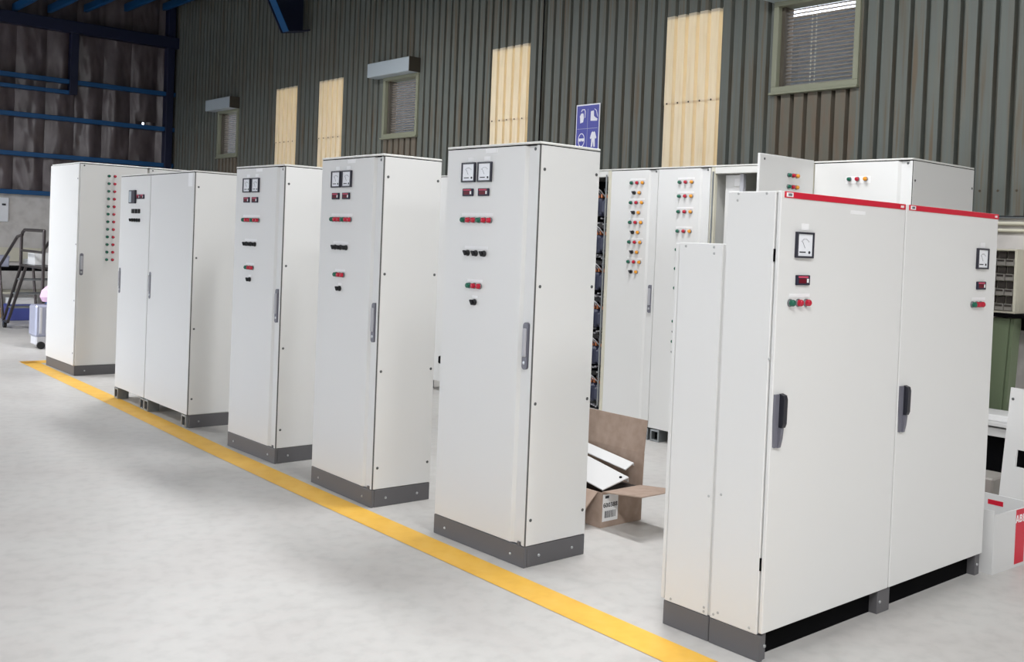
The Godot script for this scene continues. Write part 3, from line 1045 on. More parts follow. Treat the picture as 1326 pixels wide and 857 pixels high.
func lining(x: float, z0: float, z1: float, y0: float, y1: float, n: int) -> SurfaceTool:
	var noise := FastNoiseLite.new()
	noise.seed = 40
	noise.frequency = 1.0
	var st := S()
	var nu := 8
	var nv := maxi(1, int((y1 - y0) / 0.18))
	var pt := func(i: float, k: float) -> Vector3:
		var zz := lerpf(z0, z1, i / nu)
		var yy := lerpf(y0, y1, k / nv)
		var bulge := 0.045 * sin(PI * i / nu) + 0.055 * noise.get_noise_3d(zz * 2.4, yy * 0.55, n * 7.0)
		return Vector3(x + 0.01 + maxf(bulge, -0.02), yy, zz)
	for k in nv:
		for i in nu:
			var q := []
			var nn := []
			for c in [[0, 0], [1, 0], [1, 1], [0, 1]]:
				var a: float = i + c[0]
				var b: float = k + c[1]
				q.append(pt.call(a, b))
				var du: Vector3 = pt.call(a + 0.3, b) - pt.call(a - 0.3, b)
				var dv: Vector3 = pt.call(a, b + 0.3) - pt.call(a, b - 0.3)
				var nrm := du.cross(dv).normalized()
				nn.append(nrm if nrm.x > 0 else -nrm)
			t3(st, q[0], q[1], q[2], nn[0], nn[1], nn[2])
			t3(st, q[0], q[2], q[3], nn[0], nn[2], nn[3])
	return st

func roof_y(z: float) -> float:
	return 5.60 - 0.2 * (z + 4.2) if z < -4.2 else 5.60 + 0.1786 * (z + 4.2)

func roof() -> void:
	var c := structure("ceiling")
	var st := S()
	# far pitch falls from the back wall to a valley, the near pitch rises from it
	slab(st, [Vector2(-8.3, 6.42), Vector2(-4.2, 5.60), Vector2(8.4, 7.85), Vector2(8.4, 7.97), Vector2(-4.2, 5.72), Vector2(-8.3, 6.54)], Vector3(-21.9, 0, 0), Vector3.BACK, Vector3.UP, -28.3)
	part("roof_sheet", st, "roof_dark", c)
	var zs := [-7.763, -7.009, -6.262, -5.618, -5.014]
	var ys := [6.045, 5.891, 5.739, 5.607, 5.525]
	for i in 5:
		box("purlin", Vector3(-21.5, ys[i] + 0.0, zs[i] - 0.035), Vector3(6.0, ys[i] + 0.14, zs[i] + 0.035), "blue_steel", c, 0.005)
	# haunched bracket of the roof frame on the back wall
	for x in [-15.85, -5.0]:
		var f := structure("trim_%d" % (1 if x < -10 else 2), Vector3(x, 0, 0))
		var wb := S()
		slab(wb, [Vector2(-7.97, 4.93), Vector2(-7.60, 4.86), Vector2(-7.05, 5.9), Vector2(-7.97, 6.2)], Vector3(0.01, 0, 0), Vector3.BACK, Vector3.UP, -0.02)
		part("web", wb, "navy_steel", f)
		var fl := S()
		slab(fl, [Vector2(-7.60, 4.86), Vector2(-7.585, 4.87), Vector2(-7.035, 5.91), Vector2(-7.05, 5.9)], Vector3(0.10, 0, 0), Vector3.BACK, Vector3.UP, -0.20)
		part("flange", fl, "blue_steel", f)
		var ft := S()
		slab(ft, [Vector2(-7.97, 4.93), Vector2(-7.60, 4.86), Vector2(-7.60, 4.875), Vector2(-7.97, 4.945)], Vector3(0.10, 0, 0), Vector3.BACK, Vector3.UP, -0.20)
		part("flange", ft, "navy_steel", f)

const DOORS := [[-21.3, -10.0, 4.3]]

func shell() -> void:
	var f := structure("floor")
	box("slab", Vector3(-21.8, -0.15, -8.25), Vector3(6.25, 0.0, 8.25), "concrete", f)
	var g := structure("ground")
	box("yard", Vector3(-60, -0.30, -45), Vector3(45, -0.152, 60), "ground_out", g)
	var r := structure("wall_right")
	box("panel", Vector3(6.0, 0, -8.25), Vector3(6.25, 8.0, 8.25), "wall_plain", r)
	var w := structure("wall_front")
	var xs := [-21.8]
	for d in DOORS:
		xs += [d[0], d[1]]
		box("lintel", Vector3(d[0], d[2], 8.0), Vector3(d[1], 8.0, 8.25), "wall_plain", w)
	xs.append(6.25)
	for i in range(0, xs.size(), 2):
		box("pier", Vector3(xs[i], 0, 8.0), Vector3(xs[i + 1], 8.0, 8.25), "wall_plain", w)
	# the yard's boundary building seen dark through the louvres
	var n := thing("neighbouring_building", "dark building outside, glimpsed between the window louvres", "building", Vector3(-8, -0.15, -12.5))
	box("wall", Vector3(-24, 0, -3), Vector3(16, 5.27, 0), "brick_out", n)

func tape() -> void:
	var o := thing("floor_marking", "long yellow line on the concrete floor turning behind the last cabinet", "floor marking")
	var pts := [Vector2(-1.2, -3.055), Vector2(-2.6, -3.058), Vector2(-6.0, -3.10), Vector2(-7.4, -3.130), Vector2(-10.3, -3.228), Vector2(-13.1, -3.300)]
	var st := S()
	for i in pts.size() - 1:
		var a: Vector2 = pts[i]
		var b: Vector2 = pts[i + 1]
		flat(st, [Vector3(a.x, 0.002, a.y - 0.088), Vector3(a.x, 0.002, a.y + 0.088), Vector3(b.x, 0.002, b.y + 0.088), Vector3(b.x, 0.002, b.y - 0.088)], Vector3.UP)
	part("long_stripe", st, "yellow_tape", o)
	st = S()
	flat(st, [Vector3(-13.1, 0.002, -3.212), Vector3(-12.85, 0.002, -3.212), Vector3(-12.95, 0.002, -5.0), Vector3(-13.2, 0.002, -5.0)], Vector3.UP)
	part("cross_stripe", st, "yellow_tape", o)

# ------------------------------------------------------------------ sign and small things
func safety_sign() -> void:
	var o := thing("safety_sign", "blue protective equipment sign with white pictograms on the corrugated wall", "sign", Vector3(-8.735, 2.68, -7.975))
	box("board", Vector3(-0.20, 0, 0), Vector3(0.20, 0.555, 0.006), "sign_white", o, 0.001)
	box("field", Vector3(-0.185, 0.015, 0.006), Vector3(0.185, 0.540, 0.0075), "sign_blue", o)
	var z := 0.0076
	var line := S()
	bx(line, Vector3(-0.17, 0.272, z), Vector3(0.17, 0.276, z + 0.0008))
	bx(line, Vector3(-0.002, 0.05, z), Vector3(0.002, 0.50, z + 0.0008))
	part("divider", line, "machine_silver", o)
	# glove
	var g := S()
	slab(g, [Vector2(-0.125, 0.34), Vector2(-0.075, 0.35), Vector2(-0.065, 0.40), Vector2(-0.075, 0.45), Vector2(-0.095, 0.455), Vector2(-0.115, 0.45), Vector2(-0.135, 0.42), Vector2(-0.130, 0.40)], Vector3(0, 0, z), Vector3.RIGHT, Vector3.UP, 0.001)
	slab(g, [Vector2(-0.105, 0.47), Vector2(-0.095, 0.49), Vector2(-0.06, 0.49), Vector2(-0.05, 0.47), Vector2(-0.05, 0.40), Vector2(-0.042, 0.40), Vector2(-0.04, 0.475), Vector2(-0.055, 0.50), Vector2(-0.10, 0.50), Vector2(-0.115, 0.475)], Vector3(0, 0, z), Vector3.RIGHT, Vector3.UP, 0.001)
	part("glove_symbol", g, "sign_white", o)
	# boot
	g = S()
	slab(g, [Vector2(0.05, 0.36), Vector2(0.16, 0.355), Vector2(0.165, 0.38), Vector2(0.13, 0.395), Vector2(0.105, 0.415), Vector2(0.10, 0.475), Vector2(0.05, 0.47)], Vector3(0, 0, z), Vector3.RIGHT, Vector3.UP, 0.001)
	slab(g, [Vector2(0.11, 0.49), Vector2(0.14, 0.47), Vector2(0.155, 0.42), Vector2(0.165, 0.40), Vector2(0.17, 0.40), Vector2(0.162, 0.43), Vector2(0.147, 0.475), Vector2(0.113, 0.497)], Vector3(0, 0, z), Vector3.RIGHT, Vector3.UP, 0.001)
	part("boot_symbol", g, "sign_white", o)
	# face with goggles
	g = S()
	for i in 20:
		var a := TAU * i / 20
		var b := TAU * (i + 1) / 20
		slab(g, [Vector2(-0.095 + cos(a) * 0.056, 0.145 + sin(a) * 0.080), Vector2(-0.095 + cos(b) * 0.056, 0.145 + sin(b) * 0.080), Vector2(-0.095 + cos(b) * 0.047, 0.145 + sin(b) * 0.070), Vector2(-0.095 + cos(a) * 0.047, 0.145 + sin(a) * 0.070)], Vector3(0, 0, z), Vector3.RIGHT, Vector3.UP, 0.001)
	slab(g, [Vector2(-0.142, 0.165), Vector2(-0.048, 0.165), Vector2(-0.052, 0.132), Vector2(-0.085, 0.128), Vector2(-0.095, 0.145), Vector2(-0.105, 0.128), Vector2(-0.138, 0.132)], Vector3(0, 0, z), Vector3.RIGHT, Vector3.UP, 0.001)
	part("goggles_symbol", g, "sign_white", o)
	# coverall
	g = S()
	slab(g, [Vector2(0.07, 0.06), Vector2(0.095, 0.06), Vector2(0.105, 0.13), Vector2(0.115, 0.06), Vector2(0.14, 0.06), Vector2(0.133, 0.16), Vector2(0.150, 0.15), Vector2(0.158, 0.165), Vector2(0.135, 0.225), Vector2(0.118, 0.238), Vector2(0.105, 0.225), Vector2(0.092, 0.238), Vector2(0.075, 0.225), Vector2(0.052, 0.165), Vector2(0.060, 0.15), Vector2(0.077, 0.16)], Vector3(0, 0, z), Vector3.RIGHT, Vector3.UP, 0.001)
	part("coverall_symbol", g, "sign_white", o)

func carton() -> void:
	var o := thing("cardboard_carton", "open brown cardboard carton with raised flaps beside the nearest metering cabinet", "carton", Vector3(-4.207, 0, -4.065))
	var t := 0.006
	var h := 0.205
	var W := 0.62
	var D := 0.335
	box("panel", Vector3(-t, 0.0, -D), Vector3(0, h, 0), "cardboard", o, 0.001)
	box("panel", Vector3(-W, 0.0, -t), Vector3(-t, h, 0), "cardboard", o, 0.001)
	box("panel", Vector3(-W, 0.0, -D), Vector3(-t, h, -D + t), "cardboard", o, 0.001)
	box("panel", Vector3(-W - t, 0.0, -D), Vector3(-W, h, 0), "cardboard", o, 0.001)
	box("base", Vector3(-W, 0.0, -D + t), Vector3(-t, 0.006, -t), "cardboard", o)
	var st := S()
	# back flap stands up, creased half way
	slab(st, [Vector2(-D, h), Vector2(-D + t, h), Vector2(-D - 0.006 + t, h + 0.19), Vector2(-D - 0.006, h + 0.19)], Vector3(-W, 0, 0), Vector3.BACK, Vector3.UP, -W)
	part("flap", st, "cardboard", o)
	st = S()
	slab(st, [Vector2(-D - 0.004, h + 0.19), Vector2(-D + 0.001, h + 0.19), Vector2(-D - 0.018, h + 0.385), Vector2(-D - 0.024, h + 0.385)], Vector3(-W, 0, 0), Vector3.BACK, Vector3.UP, -W)
	part("flap", st, "cardboard", o)
	# right flap lies out, slightly raised
	st = S()
	slab(st, [Vector2(0.0, h), Vector2(0.0, h + t), Vector2(0.315, h + 0.035 + t), Vector2(0.315, h + 0.035)], Vector3(0, 0, -D + 0.02), Vector3.RIGHT, Vector3.UP, 0.31)
	part("flap", st, "cardboard", o)
	# left front flap hangs down
	st = S()
	slab(st, [Vector2(0.0, h), Vector2(t, h), Vector2(0.13, 0.09), Vector2(0.124, 0.086)], Vector3(-0.03, 0, 0), Vector3.BACK, Vector3.UP, 0.55)
	part("flap", st, "cardboard", o)
	# shipping label with its number and bar code
	var lb := box("shipping_label", Vector3(0, 0.035, -0.135), Vector3(0.001, 0.192, -0.012), "label_white", o)
	text("number", "600388", 0.026, "print_black", lb, Vector3(0.0016, 0.128, -0.073), Vector3(0, PI / 2, 0))
	var bc := S()
	rng.seed = 9
	var zz := -0.030
	while zz > -0.115:
		var wd := rng.randf_range(0.0015, 0.005)
		bx(bc, Vector3(0.001, 0.055, zz - wd), Vector3(0.0016, 0.095, zz))
		zz -= wd + rng.randf_range(0.002, 0.005)
	bx(bc, Vector3(0.001, 0.168, -0.060), Vector3(0.0016, 0.182, -0.030))
	part("bar_code", bc, "print_black", lb)
	# two white sheet metal covers lie across it, their left ends raised
	for i in 2:
		var p := thing("metal_cover", ["white sheet metal cover with a black bolt lying across the cardboard carton", "thin white metal cover behind the one with the bolt in the carton"][i], "cover", [Vector3(-4.225, 0.213, -4.09), Vector3(-4.255, 0.300, -4.30)][i], 0, "white covers in the carton")
		var ux: Vector3 = [Vector3(-0.36, 0.062, 0.0), Vector3(-0.36, 0.045, 0.0)][i].normalized()
		var uz: Vector3 = [Vector3(0.0, 0.045, -0.20), Vector3(0.0, 0.03, -0.06)][i].normalized()
		var xf := Transform3D(Basis(-ux, uz.cross(ux).normalized(), -uz), Vector3.ZERO)
		var s := S()
		var dp: float = [0.215, 0.075][i]
		bx(s, Vector3(-0.52, -0.004, -dp), Vector3(0.0, 0.004, 0.0), 0.0015, xf)
		bx(s, Vector3(-0.52, [-0.03, -0.02][i], -dp), Vector3(0.0, -0.004, -dp + 0.004), 0.0015, xf)
		part("sheet", s, "carton_white", p)
		if i == 0:
			var k := S()
			lathe(k, xf * Vector3(-0.03, 0.004, -0.175), xf.basis.y, [[0.0, 0.009], [0.005, 0.009], [0.005, 0.0]], 10)
			part("bolt", k, "gap_black", p)
	tag(box("packing_foam", Vector3(-4.78, 0.01, -4.385), Vector3(-4.24, 0.20, -4.33), "drawer_dark", self, 0.004), "dark packing piece in the carton under the white covers", "packing")

func white_box() -> void:
	var o := thing("shipping_box", "open white cardboard box with red ABB stripe beside the red-striped cabinet", "box", Vector3(-2.42, 0, -5.165), PI / 2 - 0.04)
	# local x runs towards -z, faces +x
	var W := 0.46
	var D := 0.42
	var h := 0.312
	var t := 0.006
	box("panel", Vector3(0, 0, -t), Vector3(W, h, 0), "carton_white", o, 0.001)
	box("panel", Vector3(0, 0, -D), Vector3(t, h + 0.02, -t), "carton_white", o, 0.001)
	box("panel", Vector3(W - t, 0, -D), Vector3(W, h, -t), "carton_white", o, 0.001)
	box("panel", Vector3(t, 0, -D), Vector3(W - t, h + 0.02, -D + t), "carton_white", o, 0.001)
	box("base", Vector3(t, 0, -D + t), Vector3(W - t, t, -t), "carton_white", o)
	box("red_band", Vector3(0.228, 0.018, 0), Vector3(0.328, h - 0.004, 0.0012), "abb_red", o)
	text("logo", "ABB", 0.042, "label_white", o, Vector3(0.278, 0.258, 0.0018))
	# second red mark on the inner face of the far end
	box("red_bar", Vector3(W - t - 0.001, h - 0.060, -0.28), Vector3(W - t, h - 0.033, -0.19), "abb_red", o)

func right_corner() -> void:
	# white door panel leaning behind the white box, with a square cut-out
	var p := thing("door_panel", "loose white cabinet panel with a square cut-out leaning behind the white box", "panel", Vector3(-2.735, 0.0, -5.84))
	p.rotation = Vector3(-0.05, 0, -0.04)
	var st := S()
	var W := 0.55
	var H := 0.895
	for q in [[0.0, 0.0, 0.075, H], [0.205, 0.0, W, H], [0.075, 0.0, 0.205, 0.445], [0.075, 0.545, 0.205, H]]:
		bx(st, Vector3(q[0], q[1], -0.018), Vector3(q[2], q[3], 0.0))
	part("sheet", st, "carton_white", p)
	put("screw", screw_mesh(), p, Vector3(0.02, 0.83, 0))
	# small parts drawer cabinet on a shelf at the wall
	var d := thing("parts_drawer_cabinet", "grey small-parts drawer cabinet on a black shelf against the grey block wall", "drawer unit", Vector3(-3.72, 1.235, -7.58))
	var dw := 0.245
	var dh := 0.485
	box("body", Vector3(0.0, 0, -0.30), Vector3(dw, dh, -0.05), "cream_metal", d, 0.003)
	for q in [[0.0, 0.0, dw, 0.014], [0.0, dh - 0.014, dw, dh], [0.0, 0.014, 0.012, dh - 0.014], [dw - 0.02, 0.014, dw, dh - 0.014]]:
		box("rim", Vector3(q[0], q[1], -0.05), Vector3(q[2], q[3], 0.006), "cream_metal", d, 0.002)
	for row in 4:
		for col in 3:
			var x0 := 0.014 + 0.070 * col
			var y0 := 0.020 + 0.113 * row
			var dr := box("drawer", Vector3(x0, y0, -0.05), Vector3(x0 + 0.064, y0 + 0.050, -0.004), "drawer_grey", d, 0.002)
			box("label_holder", Vector3(x0 + 0.006, y0 + 0.030, -0.004), Vector3(x0 + 0.058, y0 + 0.044, 0.0), "drawer_dark", dr)
			box("opening", Vector3(x0 + 0.003, y0 + 0.054, -0.05), Vector3(x0 + 0.061, y0 + 0.106, -0.03), "drawer_dark", dr)
	var s := thing("wall_shelf", "black shelf carrying the small-parts drawer cabinet", "shelf", Vector3(-3.80, 1.205, -7.95))
	box("board", Vector3(0, 0, 0), Vector3(0.62, 0.03, 0.40), "gap_black", s, 0.002)
	box("bracket", Vector3(0.30, -0.10, 0.0), Vector3(0.33, 0.0, 0.20), "gap_black", s)
	# slanted green stand leg under the shelf
	var g := thing("steel_stand", "slanted green steel stand leg under the small-parts drawers", "stand", Vector3(-3.60, 0.0, -7.62))
	st = S()
	slab(st, [Vector2(-0.10, 0.0), Vector2(0.015, 0.0), Vector2(0.070, 1.195), Vector2(-0.06, 1.195)], Vector3(0, 0, -0.10), Vector3.RIGHT, Vector3.UP, 0.11)
	part("leg", st, "bench_green", g)
	st = S()
	slab(st, [Vector2(0.020, 0.0), Vector2(0.050, 0.0), Vector2(0.100, 1.195), Vector2(0.075, 1.195)], Vector3(0, 0, -0.13), Vector3.RIGHT, Vector3.UP, 0.12)
	part("rib", st, "bench_green", g)
	# low bench with papers
	var b := thing("low_bench", "low white-topped bench seen behind the red-striped cabinet", "bench", Vector3(-3.57, 0, -7.15))
	box("top", Vector3(0, 0.475, -0.3), Vector3(0.85, 0.50, 0.2), "carton_white", b, 0.003)
	box("drawer_front", Vector3(0.02, 0.40, -0.28), Vector3(0.83, 0.46, 0.17), "carton_white", b, 0.003)
	for x in [0.03, 0.79]:
		for z in [-0.27, 0.14]:
			box("leg", Vector3(x, 0, z), Vector3(x + 0.03, 0.40, z + 0.03), "gap_black", b)
	box("under_shelf", Vector3(0.06, 0.12, -0.24), Vector3(0.79, 0.40, 0.10), "gap_black", b)
	tag(box("paper_stack", Vector3(-3.52, 0.501, -7.3), Vector3(-3.2, 0.545, -7.02), "label_white", self, 0.004), "stack of white papers on the low bench", "papers")
	tag(box("grey_crate", Vector3(-3.35, 0.0, -6.5), Vector3(-2.95, 0.26, -6.25), "drawer_grey", self, 0.01), "grey crate on the floor behind the red-striped cabinet", "crate")
	var rc := S()
	lathe(rc, Vector3(-3.02, 0.0, -6.05), Vector3.UP, [[0.0, 0.0], [0.0, 0.10], [0.05, 0.115], [0.13, 0.10], [0.20, 0.06], [0.23, 0.0]], 14)
	tag(put("cloth_bundle", mesh_of([[rc, "red_cloth"]]), self), "crumpled red bundle on the floor behind the leaning white panel", "cloth")
	tag(box("wood_block", Vector3(-3.35, 0.0, -5.80), Vector3(-3.0, 0.05, -5.66), "wood", self, 0.004), "small pale wood offcut on the floor beside the white box", "wood")

func gap_things() -> void:
	# curved green cover clipped to a back row door, visible in the slit
	var o := thing("green_cover", "glossy curved green plastic cover hung on a back row cabinet door", "cover", Vector3(-8.87, 0.32, -6.249))
	var st := S()
	for i in 10:
		var a := PI * i / 10
		var b := PI * (i + 1) / 10
		var na := Vector3(cos(a), 0, sin(a))
		var nb := Vector3(cos(b), 0, sin(b))
		var r := Vector3(0.08, 0, 0.07)
		t3(st, na * r, nb * r, nb * r + Vector3(0, 0.25, 0), na, nb, nb)
		t3(st, na * r, nb * r + Vector3(0, 0.25, 0), na * r + Vector3(0, 0.25, 0), na, nb, na)
		t3(st, na * r + Vector3(0, 0.25, 0), nb * r + Vector3(0, 0.25, 0), Vector3(0, 0.25, 0), Vector3.UP, Vector3.UP, Vector3.UP)
	part("shell", st, "green_plastic", o)
	box("base", Vector3(-0.078, -0.01, 0.0), Vector3(0.078, 0.07, 0.078), "gap_black", o, 0.01)

func far_left() -> void:
	# wheeled platform steps
	var o := thing("platform_steps", "wheeled tubular platform steps at the far left edge", "steps", Vector3(-16.56, 0, -4.05))
	var r := 0.022
	for s in 2:
		var z := -0.47 * s
		var st := S()
		pipe(st, [Vector3(-1.20, 0.92, z), Vector3(-0.42, 1.30, z), Vector3(-0.22, 1.395, z), Vector3(0.0, 1.42, z)], r)
		part("handrail", st, "tube_dark", o)
		st = S()
		pipe(st, [Vector3(0.0, 0.98, z), Vector3(0.0, 1.40, z), Vector3(0.05, 1.46, z), Vector3(0.16, 1.50, z), Vector3(1.15, 1.50, z), Vector3(1.15, 0.05, z)], r)
		part("guard_rail", st, "tube_dark", o)
		st = S()
		pipe(st, [Vector3(0.0, 1.20, z), Vector3(1.15, 1.20, z)], r * 0.8)
		part("mid_rail", st, "tube_dark", o)
		st = S()
		pipe(st, [Vector3(-0.88, 0.10, z), Vector3(0.04, 0.99, z)], r)
		pipe(st, [Vector3(-1.20, 0.92, z), Vector3(-0.92, 0.12, z)], r * 0.9)
		part("stringer", st, "tube_dark", o)
		st = S()
		pipe(st, [Vector3(-0.62, 0.10, z), Vector3(0.30, 0.99, z)], r)
		pipe(st, [Vector3(-0.88, 0.10, z), Vector3(-0.62, 0.10, z)], r)
		part("stringer", st, "tube_dark", o)
		st = S()
		lathe(st, Vector3(-0.80, 0.05, z - 0.02), Vector3.BACK, [[0.0, 0.0], [0.0, 0.05], [0.04, 0.05], [0.04, 0.0]], 14)
		part("castor", st, "black_plastic", o)
		st = S()
		lathe(st, Vector3(1.10, 0.05, z - 0.02), Vector3.BACK, [[0.0, 0.0], [0.0, 0.05], [0.04, 0.05], [0.04, 0.0]], 14)
		part("castor", st, "black_plastic", o)
	for i in 3:
		var q := (i + 1) / 4.0
		box("step", Vector3(-0.86 + 0.92 * q, 0.10 + 0.88 * q, -0.47), Vector3(-0.62 + 0.92 * q, 0.125 + 0.88 * q, 0.0), "galvanised", o, 0.004)
	box("platform", Vector3(0.0, 0.97, -0.49), Vector3(1.17, 1.0, 0.02), "tube_dark", o, 0.005)
	tag(box("paper_carton", Vector3(-16.48, 1.002, -4.40), Vector3(-16.12, 1.17, -4.12), "carton_white", self, 0.004), "small white carton on the platform of the wheeled steps", "carton")
	# bench with clutter behind
	var b := thing("work_bench", "cluttered workbench against the far end wall behind the platform steps", "workbench", Vector3(-20.6, 0, -5.6))
	box("top", Vector3(0, 0.76, 0), Vector3(0.9, 0.82, 3.6), "gap_black", b, 0.004)
	box("shelf", Vector3(0.02, 0.36, 0.02), Vector3(0.88, 0.39, 3.58), "cream_metal", b, 0.003)
	tag(box("wall_board", Vector3(-21.49, 0.86, -5.6), Vector3(-21.46, 1.12, -2.0), "cream_metal", self, 0.003), "long pale board on the end wall above the far workbench", "board")
	for x in [0.03, 0.82]:
		for z in [0.03, 1.75, 3.52]:
			box("leg", Vector3(x, 0, z), Vector3(x + 0.05, 0.76, z + 0.05), "tube_dark", b, 0.003)
	var items := [
		["storage_crate", "carton_white", Vector3(-19.9, 0.82, -5.2), Vector3(0.35, 0.14, 0.5), "white tray on the far workbench"],
		["storage_crate", "blue_plastic", Vector3(-19.3, 0.0, -5.35), Vector3(0.22, 0.24, 0.4), "blue crate on the floor against the far workbench"],
		["storage_crate", "drawer_dark", Vector3(-19.3, 0.0, -4.8), Vector3(0.30, 0.22, 0.4), "dark crate on the floor against the far workbench"],
		["storage_crate", "wood", Vector3(-19.3, 0.0, -4.2), Vector3(0.30, 0.16, 0.5), "pale wooden crate on the floor against the far workbench"],
		["storage_crate", "machine_silver", Vector3(-20.0, 0.82, -4.5), Vector3(0.3, 0.20, 0.35), "silver box on top of the far workbench"],
		["storage_crate", "green_plastic", Vector3(-20.0, 0.82, -3.9), Vector3(0.2, 0.16, 0.2), "green box on top of the far workbench"],
		["storage_crate", "machine_blue", Vector3(-18.7, 0.0, -4.6), Vector3(0.35, 0.26, 0.45), "dark blue crate on the floor behind the platform steps"],
		["storage_crate", "carton_white", Vector3(-18.7, 0.261, -4.6), Vector3(0.3, 0.10, 0.4), "flat white carton stacked on the dark blue floor crate"],
		["storage_crate", "wood", Vector3(-18.6, 0.0, -5.2), Vector3(0.35, 0.20, 0.45), "pale wooden crate on the floor by the dark blue crate"],
		["storage_crate", "blue_plastic", Vector3(-18.2, 0.0, -3.85), Vector3(0.25, 0.20, 0.35), "bright blue crate on the floor at the left edge"]]
	for i in items:
		var st := S()
		var sz: Vector3 = i[3]
		bx(st, Vector3(-sz.x / 2, 0, -sz.z / 2), Vector3(sz.x / 2, sz.y, sz.z / 2), 0.01)
		bx(st, Vector3(-sz.x / 2 - 0.008, sz.y * 0.8, -sz.z / 2 - 0.008), Vector3(sz.x / 2 + 0.008, sz.y * 0.92, sz.z / 2 + 0.008), 0.004)
		tag(put(i[0], mesh_of([[st, i[1]]]), self, i[2]), i[4], "crate")
	# silver ribbed machine on castors beside the last cabinet
	var v := thing("mobile_machine", "silver ribbed machine on castors beside the farthest left cabinet", "machine", Vector3(-14.42, 0, -3.80))
	box("casing", Vector3(-0.16, 0.16, -0.26), Vector3(0.14, 0.56, 0.12), "machine_silver", v, 0.02)
	for i in 4:
		box("rib", Vector3(0.14, 0.20, -0.18 + 0.075 * i), Vector3(0.155, 0.53, -0.15 + 0.075 * i), "wire_white", v, 0.004)
	box("side_panel", Vector3(-0.10, 0.10, -0.34), Vector3(0.10, 0.60, -0.262), "machine_blue", v, 0.01)
	box("base", Vector3(-0.14, 0.05, -0.22), Vector3(0.13, 0.16, 0.10), "wire_white", v, 0.01)
	for z in [-0.17, 0.05]:
		var st := S()
		lathe(st, Vector3(0.131, 0.05, z), Vector3.RIGHT, [[0.0, 0.0], [0.0, 0.048], [0.03, 0.048], [0.03, 0.0]], 14)
		part("castor", st, "black_plastic", v)
	var bg := S()
	lathe(bg, Vector3(-14.42, 0.60, -3.93), Vector3.UP, [[0.0, 0.0], [0.0, 0.14], [0.06, 0.17], [0.14, 0.15], [0.20, 0.09], [0.235, 0.03], [0.24, 0.0]], 14)
	tag(put("plastic_bag", mesh_of([[bg, "bag_pink"]]), self), "pale pink plastic bag lying on the silver machine", "bag")

# ------------------------------------------------------------------ lamps
func batten(at: Vector3, energy: float, col: Color, size: Vector2, label: String) -> void:
	var o := thing("ceiling_lamp", label, "lamp", at, 0, "ceiling lamps above the aisle")
	box("housing", Vector3(-size.x / 2, 0.0, -size.y / 2), Vector3(size.x / 2, 0.08, size.y / 2), "lamp_housing", o, 0.01)
	box("diffuser", Vector3(-size.x / 2 + 0.01, -0.02, -size.y / 2 + 0.01), Vector3(size.x / 2 - 0.01, -0.001, size.y / 2 - 0.01), "lamp_glow", o)
	for s in [-0.4, 0.4]:
		var st := S()
		rod(st, Vector3(size.x * s, 0.08, 0), Vector3(size.x * s, roof_y(at.z) - at.y, 0), 0.006, 6)
		part("hanger", st, "galvanised", o)
	var l := AreaLight3D.new()
	l.name = "lamp_light"
	l.area_size = size
	l.light_energy = energy
	l.light_color = col
	l.shadow_enabled = true
	l.area_range = 60.0
	o.add_child(l)
	l.position = Vector3(0, -0.03, 0)
	l.rotation = Vector3(-PI / 2, 0, 0)

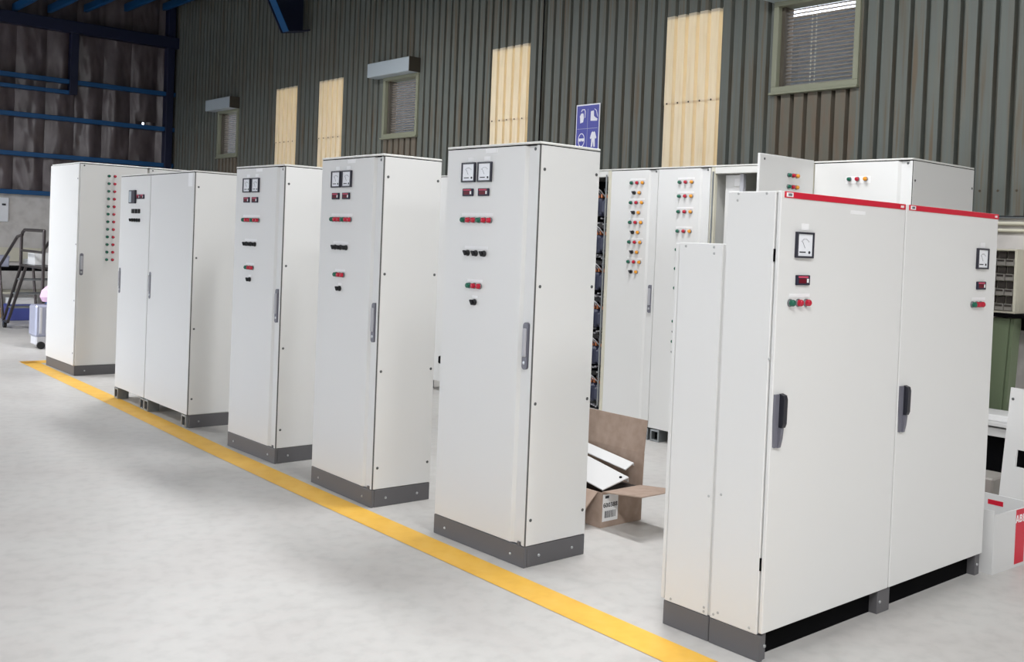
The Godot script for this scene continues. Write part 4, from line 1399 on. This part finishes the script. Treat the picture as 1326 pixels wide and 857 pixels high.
func _ready() -> void:
	# ---- camera
	var f := 1328.745
	var cam := Camera3D.new()
	cam.name = "camera"
	cam.projection = Camera3D.PROJECTION_FRUSTUM
	cam.near = 0.05
	cam.far = 300.0
	cam.size = 857.0 / f * cam.near
	cam.frustum_offset = Vector2(-93.42 / f * cam.near, -85.81 / f * cam.near)
	cam.position = Vector3(0, 1.6206, 0)
	cam.basis = Basis(Vector3.UP, 0.8289) * Basis(Vector3.RIGHT, -0.0196) * Basis(Vector3.BACK, 0.0414)
	add_child(cam)
	cam.current = true
	# ---- sky and exposure
	var env := Environment.new()
	env.background_mode = Environment.BG_SKY
	var sky := Sky.new()
	var sm := ProceduralSkyMaterial.new()
	sm.sky_top_color = c8(206, 217, 236)
	sm.sky_horizon_color = c8(236, 240, 247)
	sm.ground_bottom_color = c8(150, 150, 150)
	sm.ground_horizon_color = c8(226, 234, 246)
	sm.sky_energy_multiplier = 2.35
	sm.ground_energy_multiplier = 1.0
	sky.sky_material = sm
	env.sky = sky
	env.tonemap_mode = Environment.TONE_MAPPER_LINEAR
	env.tonemap_exposure = 1.06
	env.sdfgi_enabled = true
	env.ssao_enabled = true
	env.ssil_enabled = true
	var we := WorldEnvironment.new()
	we.name = "world"
	we.environment = env
	add_child(we)
	make_materials()
	# ---- lamps of the hall
	var warm := c8(251, 252, 255)
	batten(Vector3(-2.6, 5.50, -2.9), 4.5, warm, Vector2(0.6, 0.35), "ceiling lamp above the nearest cabinets")
	batten(Vector3(3.0, 5.70, -3.2), 16.5, warm, Vector2(2.2, 0.6), "ceiling lamp near the right-hand wall")
	batten(Vector3(1.5, 6.00, 1.2), 48.0, warm, Vector2(2.2, 0.6), "ceiling lamp above the near end of the aisle")
	batten(Vector3(-4.4, 5.32, -4.5), 15.0, warm, Vector2(1.8, 0.4), "ceiling lamp above the rightmost back row cabinets")
	batten(Vector3(-14.5, 4.40, -0.8), 26.0, warm, Vector2(2.2, 0.6), "ceiling lamp above the far end of the aisle")
	batten(Vector3(-11.5, 5.10, -4.6), 14.0, warm, Vector2(1.8, 0.4), "ceiling lamp behind the farthest cabinets")
	# ---- structure
	shell()
	back_wall()
	end_wall()
	roof()
	tape()
	# ---- cabinets
	for q in [[-3.897, -3.247, 0.773, 0.414, 2.121, 0.015, "nearest metering cabinet with two square meters, beside the cardboard carton"],
			[-5.299, -3.216, 0.777, 0.408, 2.110, -0.020, "middle of the three metering cabinets, second from the cardboard carton"],
			[-6.681, -3.270, 0.763, 0.410, 2.094, 0.014, "farthest of the three metering cabinets, next to the joined pair on open feet"]]:
		var yaw: float = q[5]
		var at := Vector3(q[0] - q[2] * cos(yaw), 0, q[1] + q[2] * sin(yaw))
		metering_cabinet(at, q[2], q[3], q[4], yaw, q[6])
	double_cabinet()
	button_cabinet()
	near_cabinets()
	back_row()
	# ---- smaller things
	safety_sign()
	carton()
	white_box()
	right_corner()
	gap_things()
	far_left()
